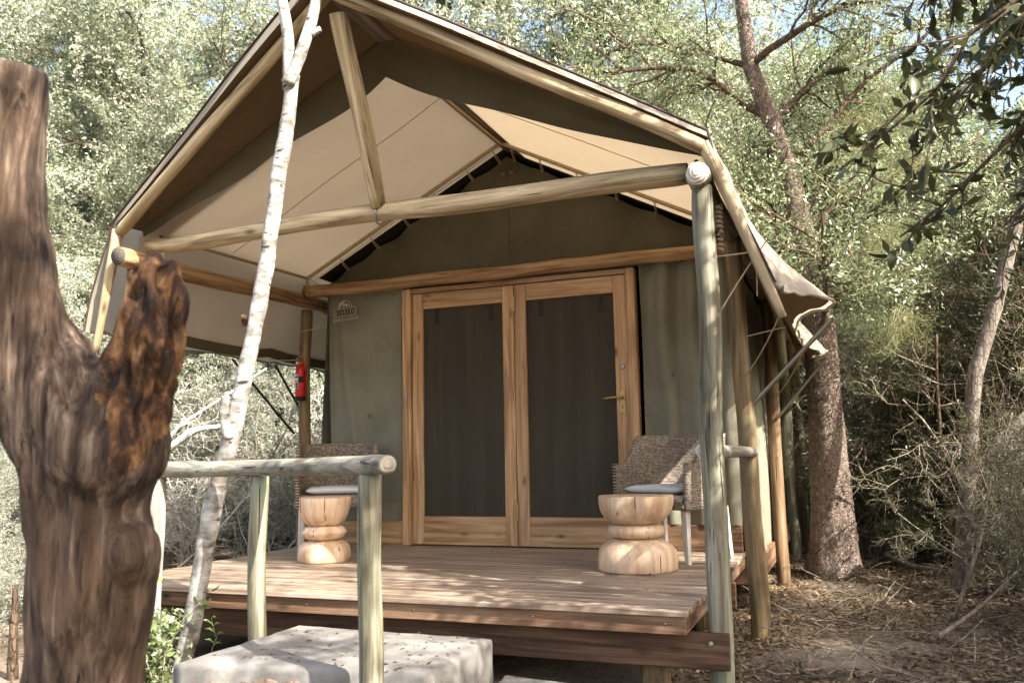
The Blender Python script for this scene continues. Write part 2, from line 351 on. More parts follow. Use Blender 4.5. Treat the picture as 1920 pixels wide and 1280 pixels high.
def sag(p0, p1, s, n=8):
    p0, p1 = np.array(p0, float), np.array(p1, float)
    return [p0+(p1-p0)*t+np.array([0, 0, -s*4*t*(1-t)]) for t in np.linspace(0, 1, n)]
def grid(name, fn, nu, nv, mat, parent, label=None, thick=0, uv=False):
    v = [fn(i/nu, j/nv) for j in range(nv+1) for i in range(nu+1)]; w = nu+1
    f = [(j*w+i, j*w+i+1, (j+1)*w+i+1, (j+1)*w+i) for j in range(nv) for i in range(nu)]
    if thick:
        V = np.array(v).reshape(nv+1, nu+1, 3); du = np.gradient(V, axis=1); dv = np.gradient(V, axis=0); N = np.cross(du, dv); N /= np.linalg.norm(N, axis=2, keepdims=True)+1e-9
        W = (V-N*thick).reshape(-1, 3); n = len(v); v = list(v)+[tuple(x) for x in W]; f = f+[tuple(n+q for q in reversed(p)) for p in f]
        bd = [(i, i+1) for i in range(nu)]+[(nv*w+i+1, nv*w+i) for i in range(nu)]+[((j+1)*w, j*w) for j in range(nv)]+[(j*w+nu, (j+1)*w+nu) for j in range(nv)]
        f += [(b, a, n+a, n+b) for a, b in bd]
    me = pymesh(name, v, f, mat); return link(name, me, parent, None, label)
def lathe(prof, sides, facet=0, seed=0, cap=True):
    v, f = [], []
    for r, z in prof:
        for k in range(sides):
            a = 2*math.pi*k/sides; rr = r*(1+facet*noise.noise((math.cos(a)*1.6+seed, math.sin(a)*1.6, z*4)))
            v.append((rr*math.cos(a), rr*math.sin(a), z))
    for i in range(len(prof)-1):
        for k in range(sides):
            k2 = (k+1) % sides; f.append((i*sides+k, i*sides+k2, (i+1)*sides+k2, (i+1)*sides+k))
    if cap: f.append(tuple(range(sides-1, -1, -1))); b = (len(prof)-1)*sides; f.append(tuple(range(b, b+sides)))
    return v, f
def copy_tree(o, parent=None):
    c = o.copy(); COL.objects.link(c)
    if parent is not None: c.parent = parent
    for ch in list(o.children): copy_tree(ch, c)
    return c

# ------------------------------------------------------------------ ground
GZ = -.42
def gheight(x, y):
    h = .05*noise.noise((x*.35, y*.35, 3))+.02*noise.noise((x*1.7, y*1.7, 5))
    d = math.hypot(x-1, y-1); h += max(0, d-9)*.03
    if x > 3.9: h += min(.35, (x-3.9)*.16)
    return GZ+h
def make_ground():
    xs = np.concatenate([-np.geomspace(300, 9, 14), np.linspace(-8, 9, 90), np.geomspace(10, 300, 14)])
    ys = np.concatenate([-np.geomspace(300, 8, 12), np.linspace(-7, 12, 100), np.geomspace(13, 400, 14)])
    v = [(x, y, gheight(x, y) if abs(x) < 30 and abs(y) < 30 else GZ+.6+.02*noise.noise((x*.05, y*.05, 0))) for y in ys for x in xs]; w = len(xs)
    f = [(j*w+i, j*w+i+1, (j+1)*w+i+1, (j+1)*w+i) for j in range(len(ys)-1) for i in range(w-1)]
    link('ground', pymesh('ground', v, f, M['soil']), kind='structure')
make_ground()
# ------------------------------------------------------------------ tent
XC = .913
tent = thing('safari_tent', 'olive and cream canvas safari tent on log poles with screened wooden double doors', 'tent', (XC, 0, GZ))
LL = [(-.84, -2.12, 1.955), (-.97, .36, 2.02)]; RL = [(2.713, -2.13, 1.985), (2.70, .5, 2.02)]
l_ = log('eave_beam', LL[0], LL[1], .062, .056, M['pole_warm'], tent, M['end_dark'], label='orange eave log with bleached front end')
log('eave_beam', RL[0], RL[1], .060, .058, M['pole'], tent, M['end_pale'], label='eave log with a pale patterned cut end')
log('eave_beam', (2.70, .51, 2.02), (2.68, 7.2, 2.02), .058, .058, M['pole_dark'], tent)
log('eave_beam', (-.97, .37, 2.02), (-.93, 7.2, 2.02), .058, .058, M['pole_dark'], tent)
log('cross_beam', (-.80, -1.935, 2.045), (2.645, -1.935, 2.056), .046, .058, M['pole_tan_bounce'], tent, lump=.10, label='long weathered front beam under the gable', bulge=(.58, .1))
log('lintel_beam', (-.90, -.065, 2.088), (2.66, -.065, 2.086), .052, .048, M['pole_warm'], tent, label='smooth orange pole above the doors')
log('king_post', (.913, -1.965, 2.085), (.925, -2.40, 3.03), .046, .052, M['pole_tan_bounce'], tent, label='cracked short pole from beam to ridge', lump=.03)
APEX = Vector((.913, -2.47, 3.12))
def rafter(side, yk, ya, rk, mat, tail=(1.285, 3.06), main=True):
    s = 1 if side > 0 else -1; kx = XC+s*1.845; ap = Vector((XC+s*.02, ya, 3.105)); kn = Vector((kx, yk, 2.125))
    tl = Vector((XC+s*(tail[1]-XC), yk+.03, tail[0]))
    if main: log('rafter', ap, kn, rk*.95, rk, mat, tent, wob=.006)
    d = (tl-kn).normalized(); log('rafter_tail', kn-d*.02, tl, rk, rk*.55, mat, tent, wob=.004)
rafter(1, -2.05, -2.47, .036, M['pole_tan_bounce']); rafter(-1, -2.05, -2.47, .037, M['pole_tan_bounce'], tail=(1.36, 2.93))
for yy in (-.93, 1.45, 3.3, 5.8):
    rafter(1, yy, yy, .034, M['pole_red_shaded'], tail=(1.45, 2.97), main=False)
board('ridge_board', (XC-.05, -2.42, 3.115), (XC+.05, 7, 3.15), M['board_grey'], tent)

# posts
log('post', (2.705, -2.03, GZ-.1), (2.728, -2.03, 1.935), .055, .052, M['pole'], tent, label='weathered front corner post with sunlit side', lump=.05)
log('post', (2.745, -.72, GZ-.1), (2.722, -.86, 1.965), .058, .05, M['pole_dark'], tent, lump=.05)
for x, y, m in ((2.73, 1.48, 'pole_red_shaded'), (2.73, 3.27, 'pole'), (2.715, 4.6, 'pole_dark'), (2.71, 5.95, 'pole')):
    log('post', (x, y, GZ-.1), (x-.02, y, 1.965), .056, .052, M[m], tent)
log('post', (-1.02, -1.97, GZ-.1), (-.87, -1.97, 1.90), .056, .052, M['pole_dark'], tent)
log('post', (-1.03, .13, GZ-.1), (-1.0, .10, 1.96), .05, .05, M['pole_dark'], tent, label='rear left post that carries the red extinguisher', lump=.05)
for y in (2.2, 4.4, 6.6): log('post', (-.98, y, GZ-.1), (-.95, y, 1.96), .05, .05, M['pole_dark'], tent)
log('side_rail', (2.655, -1.965, .688), (2.76, -.80, .676), .036, .032, M['pole_grey'], tent, M['end_pale'], label='short rail between the two right posts')
# bearer under the deck edge, bolted to the front post
# fly sheet: right and left slopes, one sheet each
def hemx(y):
    t = (y+2.0)
    return 3.03+.25*math.exp(-((y+1.12)/.42)**2)+.15*math.exp(-((y-1.15)/.5)**2)+.12*math.exp(-((y-3.4)/.6)**2)
def fly(side):
    s = 1 if side > 0 else -1; ny, ns = 76, 34
    def fn(u, v):
        y0 = -2.0+9.4*u**1.35
        lean = max(0, 1-u*14)
        if v < .62:
            t = v/.62; x = XC+s*(.0+t*1.865); z = 3.20+(2.215-3.20)*t-.012*math.sin(math.pi*t)*(1-lean)-.02*lean; yy = y0-.53*(1-t)*lean-.07*lean
        else:
            t = (v-.62)/.38; hx = hemx(y0) if s > 0 else 3.02+.22*min(1, max(0, (y0+2)/.9)); hz = 1.535 if s < 0 else (1.46 if y0 < -1.6 else 1.46-.03*math.sin(y0*2.1)); 
            fl = t**1.6 if s > 0 else t
            x = XC+s*(1.865+(hx-XC-1.865)*fl); z = 2.215-.02*lean+(hz-2.215)*t; yy = y0-.07*lean*(1-t*.6)
        w = .012*noise.noise((x*1.2, y0*3.1, z*1.2))+ ((.030*noise.noise((y0*6+v*2, v*2, 4))+.014*noise.noise((y0*15+v*4, v*2, 9)))*max(0, v-.62)*2.6)
        w *= min(1, v*8); return (x+s*w*.8, yy, z+w)
    o = grid('fly_sheet', fn, ny, ns, M['fly'], tent)
    def strip(u, v):
        p = Vector(fn(.003+u*.085, v*.62)); return (p.x-s*.010, p.y, p.z-.020)
    grid('fly_front_light_block', strip, 8, 24, M['fly_light_block'], tent)  # added layer that keeps the front underside of the fly dark
    if s > 0: grid('flap_light_block', lambda u, v: Vector(fn(.002+u*.6, .63+v*.362))+Vector((-.014, 0, -.006)), 60, 14, M['fly_light_block'], tent)  # same added layer inside the flap, blocking its glow
    edge = [Vector(fn(0, i/ns))+Vector((0, -.004, .004)) for i in range(ns+1)]
    rod('fly_edge_piping', edge, .007, M['piping'], tent, 6)
    hem = [Vector(fn(i/ny, 1)) for i in range(ny+1)]; rod('fly_hem', hem, .008, M['fly'], tent, 6)
fly(1); fly(-1)
# inner awning roof with cream underside
def liner(side):
    s = 1 if side > 0 else -1; ny, ns = 40, 26
    def fn(u, v):
        y = -1.86+9.2*u; kx, kz = (-.93, 2.178) if s < 0 else (2.756, 2.178); ex, ez = (-1.10-.16*min(1, u*9), 1.60) if s < 0 else (2.86, 1.95)
        if v < .7:
            t = v/.7; x = XC+(kx-XC)*t; z = 3.142+(kz-3.142)*t-.004*math.sin(math.pi*t)
            y0 = y-.02*(1-t)
        else: t = (v-.7)/.3; x = kx+(ex-kx)*t; z = kz+(ez-kz)*t; y0 = y
        w = .006*noise.noise((x*1.6, y*1.4, z*1.6+3))+.004*noise.noise((x*5, y*1.2, z*4)); w *= min(1, v*5)
        if s < 0 and v > .7: w += .035*max(0, (v-.7)/.3)*math.exp(-((y-.02)/.16)**2)
        return (x+w*s*.4, y0, z+w)
    grid('awning_lining', fn, ny, ns, M['cream'], tent)
    if s < 0:
        def hm(u, v):
            a = Vector(fn(u, 1)); return (a.x-.004-.035*v, a.y, a.z+.012-.085*v)
        grid('lining_hem', hm, 40, 2, M['valance'], tent)
liner(1); liner(-1)
for s in (-1, 1):
    grid('inner_ceiling', lambda u, v, s=s: (XC+s*1.70*v, -.05+7.1*u, 3.07-.875*v), 10, 6, M['inner'], tent)
for s in (-1, 1):
    for yy in (-1.05, .0):
        rod('lining_seam', [(XC+s*a*1.83, yy+.01*math.sin(a*9), 3.1385-.962*a-.004*math.sin(math.pi*a)) for a in np.linspace(.02, .97, 24)], .0035, M['cream'], tent, 5)
# valance hanging at the front of the awning
def valance(u, v):
    t = u*2-1; at = abs(t); s = 1 if t > 0 else -1
    kx = 2.70 if t > 0 else -.90
    x = XC+(kx-XC)*at; zt = 3.138-.964*abs(x-XC)/1.843; dep = (.245+.02*math.sin(at*9))*(1-at*.80)+.05*math.sin(math.pi*at)
    y = -1.885+.02*math.sin(at*14)*v+.012*noise.noise((x*3, v*2, 8)); return (x, y, zt-dep*v)
grid('valance', valance, 60, 8, M['valance'], tent)
# pipe frame
KL, KR, RG = Vector((-.862, -.10, 2.192)), Vector((2.69, -.10, 2.192)), Vector((XC, -.10, 3.105))
rod('frame_pipe', [RG, KL], .0155, M['pipe'], tent, 10); rod('frame_pipe', [RG, KR], .0155, M['pipe'], tent, 10)
rod('frame_pipe', [(XC, -1.80, 3.058), (XC, -.09, 3.092)], .016, M['pipe'], tent, 10)
rod('frame_pipe', [(-.87, -1.75, 2.165), KL], .012, M['pipe'], tent, 10); rod('frame_pipe', [(2.66, -1.75, 2.165), KR], .012, M['pipe'], tent, 10)
rod('frame_pipe', [KL, (-.862, -.10, 2.05)], .013, M['pipe'], tent, 10)
# gable canvas, gathered between its ties
GT = [(-.84, 2.05), (-.55, 2.20), (XC, 2.985), (2.35, 2.215), (2.62, 2.05)]
NT = 6
def gtop(x):
    d = abs(x-XC); L = 1.76; t = d/L; base = 2.985-.514*d
    ph = (t*NT) % 1; return base+.052-.011*math.sin(math.pi*ph)*min(1, t*4)+.006*noise.noise((x*4, 0, 0))
def gable(u, v):
    x = -.79+u*3.40; zt = max(2.056, gtop(x)); z = 2.05+(zt-2.05)*v
    d = abs(x-XC)/1.76; ph = math.pi*((d*NT) % 1)
    f_ = .016*math.cos(2*math.pi*d*NT)*v*v+.050*noise.noise((x*1.9-z*1.3, z*1.1, 2))+.016*noise.noise((x*5-z*2, z*3, 7))
    return (x, .05-f_, z)
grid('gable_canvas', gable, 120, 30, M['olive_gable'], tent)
rod('gable_seam', [Vector(gable(.5, i/20))+Vector((0, -.003, 0)) for i in range(21)], .003, M['olive_gable'], tent, 5)
for s in (-1, 1):
    for k in range(NT+1):
        t = (k+.0)/NT if k else .035; x = XC+s*1.76*t
        if not (-.75 < x < 2.55): continue
        a = Vector((x, .04, gtop(x)-.02)); b = RG.lerp(KR if s > 0 else KL, min(1, t*.985+.01))
        rod('tie_loop', [a, a.lerp(b, .5)+Vector((0, .004, -.012)), b+Vector((0, 0, .014))], .0035, M['rope'], tent, 5)
        rod('tie_loop', [a+Vector((.012, -.002, .01)), b+Vector((.006, .012, -.01))], .003, M['rope'], tent, 5)
for dx in (-.035, .035):
    pts = [Vector((XC+dx+.011*math.cos(a), .028, 2.90+.011*math.sin(a))) for a in np.linspace(0, 2*math.pi, 13)]; rod('grommet', pts, .004, M['brass'], tent, 6)
# canvas walls beside the doors
def wall_left(u, v):
    x0 = -.765+.075*(1-v)**1.6; x = x0+( -.035-x0)*u; z = .185+1.87*v
    f_ = .030*noise.noise((x*3.2+z*.5, z*.55, 4))+.045*math.exp(-((u-.22-.30*(1-v)**1.5)/.075)**2)*(.3+.7*math.exp(-((v-.55)/.35)**2))+.006*noise.noise((x*7, z*1.5, 1))
    if u < .1: f_ -= (.1-u)*.35
    return (x, .045-f_, z)
def wall_right(u, v):
    x = 1.945+.645*u; z = .185+1.87*v
    f_ = .040*math.sin(x*30+.8*math.sin(z*1.1)+1.5*noise.noise((x*3, z, 5)))*(.45+.55*v)+.016*noise.noise((x*4, z*.7, 12))
    return (x, .035-f_, z)
wl_ = grid('canvas_wall', wall_left, 46, 70, M['olive'], tent, label='grey-green canvas wall with printed emblem'); grid('canvas_wall', wall_right, 60, 60, M['olive'], tent)
rod('canvas_hem', [Vector(wall_left(i/20, .085))+Vector((0, -.003, 0)) for i in range(21)], .003, M['olive'], tent, 5)
def side_wall(x, sgn):
    def fn(u, v):
        y = .06+7.1*u; z = -.08+2.14*v; return (x+sgn*(.05*(1-v)+.025*math.sin(y*9+.5*math.sin(z*2))*(1.2-v)+.02*noise.noise((y*1.5, z*.7, x))), y, z)
    return fn
grid('side_canvas', side_wall(2.585, 1), 110, 14, M['olive'], tent); grid('side_canvas', side_wall(-.76, -1), 110, 14, M['olive'], tent)
board('back_wall', (-.78, 7.16, -.1), (2.60, 7.2, 3.0), M['beam'], tent)
board('tent_floor', (-.78, .10, -.22), (2.68, 7.15, -.06), M['beam'], tent)
board('sill_board', (-.70, .03, .002), (-.012, .062, .182), M['pine'], tent); board('sill_board', (1.92, .03, .002), (2.585, .062, .182), M['beam'], tent)
# door frame and leaves
board('door_jamb', (-.008, -.012, .002), (.066, .075, 2.036), M['pine'], tent); board('door_jamb', (1.842, -.012, .002), (1.912, .075, 2.036), M['pine'], tent)
board('door_head', (.068, .0, 1.998), (1.840, .07, 2.036), M['pine'], tent)
def leaf(x0, x1, right):
    d = link('door_leaf', bpy.data.meshes.new('door_leaf'), tent, label='screened door leaf with brass lever handle' if right else 'screened door leaf without a handle')
    sw = .094; y0, y1 = .014, .052; z0, z1 = .010, 1.992
    bm = bmesh.new(); 
    vs = [bm.verts.new(p) for p in ((x0+sw-.01, .036, z0+.21), (x1-sw+.01, .036, z0+.21), (x1-sw+.01, .036, z1-.12), (x0+sw-.01, .036, z1-.12))]
    ws = [bm.verts.new(v.co+Vector((0, .004, 0))) for v in vs]
    bm.faces.new(vs[::1]); bm.faces.new(ws[::-1])
    for i in range(4): bm.faces.new((vs[i], ws[i], ws[(i+1) % 4], vs[(i+1) % 4]))
    bm.to_mesh(d.data); bm.free(); d.data.materials.append(M['screen'])
    board('stile', (x0, y0, z0), (x0+sw, y1, z1), M['pine'], d); board('stile', (x1-sw, y0, z0), (x1, y1, z1), M['pine'], d)
    board('top_rail', (x0+sw+.001, y0+.002, z1-.128), (x1-sw-.001, y1-.002, z1), M['pine'], d); board('bottom_rail', (x0+sw+.001, y0+.002, z0), (x1-sw-.001, y1-.002, z0+.215), M['pine'], d)
    for bx in (x0+sw+.10, x1-sw-.12): board('bracket', (bx, .030, z1-.26), (bx+.03, .0355, z1-.14), M['black'], d, 0)
    return d
d1 = leaf(.072, .952, False); d2 = leaf(.957, 1.838, True)
for z in (.20, 1.78):
    h = board('hinge', (.944, .004, z), (.966, .0135, z+.13), M['brass'], d2, .001)
# handle
board('lock_plate', (1.768, .008, .975), (1.812, .0135, 1.14), M['brass'], d2, .0015)
rod('lever_handle', [(1.792, .012, 1.085), (1.792, -.038, 1.085), (1.775, -.047, 1.085), (1.70, -.047, 1.083), (1.665, -.043, 1.078)], [.010, .009, .009, .0085, .006], M['brass'], d2, 10)
v, f = lathe([(.0042, 0), (.0042, .002)], 10); link('keyhole', pymesh('keyhole', v, f, M['black']), d2, Matrix.Translation((1.790, .0078, 1.022)) @ Matrix.Rotation(R(90), 4, 'X'))
board('keyhole', (1.7875, .0060, 1.004), (1.7925, .0077, 1.018), M['black'], d2, 0)
v, f = lathe([(.018, 0), (.018, .006), (.012, .008)], 18); link('cylinder_lock', pymesh('cylinder_lock', v, f, M['steel']), d2, Matrix.Translation((1.80, .0135, 1.31)) @ Matrix.Rotation(R(90), 4, 'X'))
board('door_catch', (.022, -.022, 1.14), (.040, -.0125, 1.20), M['steel'], tent, .002); rod('catch_hook', [(.031, -.026, 1.15), (.033, -.028, 1.10), (.028, -.026, 1.075)], .004, M['steel'], tent, 6)
# D rings on the canvas
for x, z in ((-.33, 1.03), (-.10, 2.015), (2.16, 1.24), (1.99, 2.01)):
    pts = [Vector((x+.022*math.cos(a+.5), .018, z+.022*math.sin(a+.5))) for a in (0, 2.1, 4.2, 0)]; rod('ring_buckle', pts, .0035, M['steel'], tent, 5)
# ropes, stretcher poles and strap
def rope(pts, r=.004, name='guy_rope'): rod(name, pts, r, M['rope'], tent, 6)
rod('stretcher_pole', [(2.77, -.80, .945), (3.26, -1.02, 1.405)], .0135, M['steel'], tent, 10); rod('stretcher_pole', [(2.76, 1.42, .955), (3.17, 1.15, 1.40)], .0135, M['steel'], tent, 10)
rod('stretcher_pole', [(-1.06, .02, .90), (-1.33, -.45, 1.50)], .011, M['iron'], tent, 8); rod('stretcher_pole', [(-1.06, .16, 1.05), (-1.335, .12, 1.50)], .011, M['iron'], tent, 8)
rope(sag((2.765, -2.02, 1.31), (3.0, -1.96, 1.66), -.01)); rope([(2.765, -2.02, 1.31), (2.775, -2.05, 1.27), (2.76, -2.07, 1.29)])
rope(sag((2.74, -2.0, 1.60), (2.93, -2.0, 1.605), .002)); rope([(2.94, -1.97, 1.62), (2.95, -1.98, 1.50), (2.945, -1.97, 1.40)], .003)
rope(sag((2.76, -.85, 1.13), (3.04, -1.9, 1.32), .02)); rope(sag((2.77, -.84, 1.36), (3.0, -.86, 1.40), .0))
rope(sag((2.77, 1.44, 1.15), (3.05, .5, 1.43), .03)); rope(sag((-1.04, .08, 1.53), (-1.29, -.05, 1.53), .004)); rope(sag((-.765, .03, 1.80), (-1.0, .0, 1.76), .003))
for k in range(9):
    a0 = k*.9; rope([(2.79+.012*math.cos(a), -1.965+.012*math.sin(a), 1.86-.026*k-.02*(a-a0)/6.3) for a in np.linspace(a0, a0+6.6, 10)], .008, 'rope_coil')
for k in range(2):
    cz, cy_ = 2.048, -1.935
    rod('strap', [(.905+.006*k+.012*math.sin(a), cy_+.060*math.cos(a), cz+.008+.060*math.sin(a)) for a in np.linspace(0, 2*math.pi, 20)], .004, M['steel'], tent, 5)
rope([(-.862, -.10, 2.10), (-.84, -.125, 2.06), (-.88, -.135, 2.13), (-.80, -.11, 2.12)], .003, 'lashing'); rope([(-.85, -.09, 2.19), (-.78, -.05, 2.14), (-.70, .0, 2.13)], .004, 'lashing')
# printed emblem on the left canvas wall
def txt(body, size):
    cu = bpy.data.curves.new('t', 'FONT'); cu.body = body; cu.size = size; cu.align_x = 'CENTER'; cu.extrude = .0006
    o = bpy.data.objects.new('t', cu); COL.objects.link(o); dg = bpy.context.evaluated_depsgraph_get(); me = bpy.data.meshes.new_from_object(o.evaluated_get(dg)); bpy.data.objects.remove(o); return me
EM = Matrix.Translation((-.555, .0, 1.915)) @ Matrix.Rotation(R(4), 4, 'Y').inverted() @ Matrix.Rotation(R(90), 4, 'X')
emb = link('emblem', bpy.data.meshes.new('emblem'), tent, EM, 'cream printed lodge emblem with arched picture and lettering')
def flat(name, pts, mat, z, th=.0008):
    n = len(pts); v = [(x, y, z) for x, y in pts]+[(x, y, z+th) for x, y in pts]
    f = [tuple(range(n-1, -1, -1)), tuple(range(n, 2*n))]+[(i, (i+1) % n, n+(i+1) % n, n+i) for i in range(n)]
    return link(name, pymesh(name, v, f, mat, smooth=False), emb, EM)
arc = lambda r, a0, a1, n=20: [(r*math.cos(a), r*math.sin(a)) for a in np.linspace(a0, a1, n)]
def bandpts(r0, r1, a0, a1): return arc(r1, a0, a1)+arc(r0, a1, a0)
rim = [(x, y+.012) for x, y in bandpts(.062, .069, 0-.1, math.pi+.1)]
flat('arch_rim', rim, M['print'], .0)
flat('plate_border', [(-.098, -.052), (.098, -.052), (.104, -.046), (.104, .006), (.098, .012), (-.098, .012), (-.104, .006), (-.104, -.046)], M['print'], .0)
flat('name_plate', [(-.096, -.046), (.096, -.046), (.096, .006), (-.096, .006)], M['print_dark'], .001)
for i, (w_, h_) in enumerate(((.012, .03), (.006, .034), (.014, .028), (.012, .034), (.006, .03), (.014, .034), (.012, .028))):
    x = -.082+i*.0265; flat('letter', [(x-w_*.2, -.036), (x+w_*.25, -.036), (x+w_*.6, -.036+h_), (x+w_*.1, -.036+h_)], M['print'], .002)
flat('tree_print', [(-.052, .016), (-.040, .016), (-.040, .042), (-.018, .046), (.004, .056), (.0, .070), (-.022, .074), (-.046, .060), (-.058, .044), (-.052, .040)], M['print'], .001)
flat('animal_print', [(-.018, .016), (-.012, .016), (-.010, .030), (.012, .030), (.014, .016), (.021, .016), (.024, .034), (.046, .022), (.050, .028), (.032, .046), (.012, .052), (-.008, .046), (-.018, .036)], M['print'], .001)
me = txt('OASIS LODGE', .040); me.materials.append(M['print']); link('lettering', me, emb, EM @ Matrix.Translation((.0, -.092, .0)))
# ------------------------------------------------------------------ deck, landing, handrail
deck = thing('timber_deck', 'reddish brown plank deck raised in front of the tent doors', 'deck', (.9, -1.05, GZ))
NP = 23; PW = (2.22+.09)/NP
for i in range(NP):
    y0 = -2.235+i*PW; j = random.uniform(-.006, .012)
    board('plank', (-.815+random.uniform(-.01, .01), y0+.002, -.026+random.uniform(-.001, .001)), (2.600+j, y0+PW-.0015, random.uniform(-.0015, .001)), M['deck'], deck, .003)
board('fascia', (-.79, -2.212, -.105), (2.588, -2.172, -.028), M['beam'], deck, .003, 'sunlit front edge board with a dark knot')
board('side_fascia', (2.548, -2.168, -.105), (2.588, .09, -.028), M['beam'], deck, .003)
board('side_fascia', (-.79, -2.168, -.105), (-.75, .09, -.028), M['beam'], deck, .003)
for x in (-.2, .45, 1.1, 1.75, 2.3): board('joist', (x, -2.166, -.105), (x+.045, .08, -.029), M['beam'], deck, .003)
board('bearer', (-.70, -2.128, -.262), (2.758, -2.088, -.108), M['beam_shaded'], deck, .004, 'shade-darkened bearer below the fascia with a bolted free end')
board('bearer', (-.70, -.6, -.262), (2.60, -.55, -.108), M['beam'], deck, .004)
for y in (-2.0, -.5):
    for x in (-.6, .9, 2.4): log('stump_foot', (x, y, GZ-.1), (x, y, -.110 if y > -1 else -.11), .07, .07, M['pole_dark'], deck)
v, f = lathe([(.011, 0), (.011, .008), (.006, .010), (.006, .022)], 6); link('bolt', pymesh('bolt', v, f, M['steel'], smooth=False), deck, Matrix.Translation((2.68, -2.128, -.150)) @ Matrix.Rotation(R(90), 4, 'X'))
for x in np.arange(-.6, 2.6, .62):
    v, f = lathe([(.006, 0), (.006, .002)], 8); link('screw', pymesh('screw', v, f, M['steel']), deck, Matrix.Translation((x, -2.2125, -.060)) @ Matrix.Rotation(R(90), 4, 'X'))
board('board_apron', (2.63, -2.0, -.12), (2.66, -.2, -.03), M['beam'], deck, .003) if False else None
# fallen leaves on the deck and landing
Vq = []
for _ in range(300):
    x, y, z = (random.uniform(-.6, 2.5), random.uniform(-2.2, -.2), .004) if random.random() < .5 else (random.uniform(.7, 1.7), random.uniform(-3, -2.35), -.137)
    a = random.uniform(0, 6.3); L = random.uniform(.012, .03); w = L*.35; d = np.array([math.cos(a), math.sin(a), random.uniform(-.1, .3)]); s = np.array([-math.sin(a), math.cos(a), 0])*w; c = np.array([x, y, z])
    Vq.append([c, c+d*L*.5+s, c+d*L, c+d*L*.5-s])
o = link('fallen_leaves', quads_mesh('fallen_leaves', np.array(Vq), M['litter']), kind='stuff'); tag(o, 'small dry leaves scattered over the deck and landing', 'leaves')

# concrete landing with a rubble face
land = thing('concrete_landing', 'grey concrete landing step on rubble stones in front of the deck', 'step', (1.2, -2.7, GZ))
def slab(name, cs, zt, zb, parent, n=26):
    cs = [Vector((x, y, 0)) for x, y in cs]; v, f = [], []
    def P(u, w, z, shrink=0):
        a = cs[0].lerp(cs[1], u); b = cs[3].lerp(cs[2], u); p = a.lerp(b, w); return p
    rings = []
    per = [(i/n, 0) for i in range(n)]+[(1, i/n) for i in range(n)]+[(1-i/n, 1) for i in range(n)]+[(0, 1-i/n) for i in range(n)]
    prof = [(0, zb), (0, zb+(zt-zb)*.35), (0, zb+(zt-zb)*.7), (.002, zt-.028), (.006, zt-.014), (.016, zt-.004), (.035, zt)]
    cen = sum(cs, Vector())/4
    for ins, z in prof:
        for u, w in per:
            p = P(u, w, z); d = cen-p; p = p+d.normalized()*ins; k = .020*noise.noise((p.x*7, p.y*7, z*9))+.010*noise.noise((p.x*22, p.y*22, z*22)); p = p-d.normalized()*k
            v.append((p.x, p.y, z+.006*noise.noise((p.x*4, p.y*4, 2))))
    m = len(per)
    for r in range(len(prof)-1):
        for k in range(m): k2 = (k+1) % m; f.append((r*m+k, r*m+k2, (r+1)*m+k2, (r+1)*m+k))
    b = (len(prof)-1)*m; c0 = len(v)
    for s in (.75, .4):
        for u, w in per: p = P(u, w, zt); p = cen+(p-cen)*s; v.append((p.x, p.y, zt+.006*noise.noise((p.x*4, p.y*4, 2))))
    for base, nxt in ((b, c0), (c0, c0+m)):
        for k in range(m): k2 = (k+1) % m; f.append((base+k, base+k2, nxt+k2, nxt+k))
    v.append((cen.x, cen.y, zt)); 
    for k in range(m): f.append((c0+m+k, c0+m+(k+1) % m, len(v)-1))
    return link(name, pymesh(name, v, f, M['concrete']), parent)
slab('landing_slab', [(.655, -2.32), (.645, -3.15), (1.745, -2.98), (1.735, -2.325)], -.14, GZ-.1, land)
low = link('lower_step', bpy.data.meshes.new('x'), None); bpy.data.objects.remove(low)
stp = slab('concrete_step', [(1.775, -2.30), (1.78, -3.0), (2.7, -3.05), (2.68, -2.38)], -.30, GZ-.1, None); stp.name = 'concrete_step'; tag(stp, 'low concrete step to the right of the landing', 'step')
for i in range(7):
    x = .70+i*.115+random.uniform(-.02, .02); y = -3.15+(.17/1.1)*(x-.645)+.022
    bm = bmesh.new(); bmesh.ops.create_icosphere(bm, subdivisions=2, radius=.5)
    for vv in bm.verts:
        k = 1+.25*noise.noise(vv.co*1.7+Vector((i*3, 0, 0))); vv.co = Vector((max(-.42, min(.42, vv.co.x))*k*.19, max(-.42, min(.42, vv.co.y))*k*.07, max(-.42, min(.42, vv.co.z))*k*random.uniform(.11, .12)))
    me = bpy.data.meshes.new('stone'); bm.to_mesh(me); bm.free(); me.materials.append(M['stone']); link('stone', me, land, Matrix.Translation((x, y, -.245+random.uniform(-.01, .01))))
    link('stone', me, land, Matrix.Translation((x+.05, y-.005, -.345)))

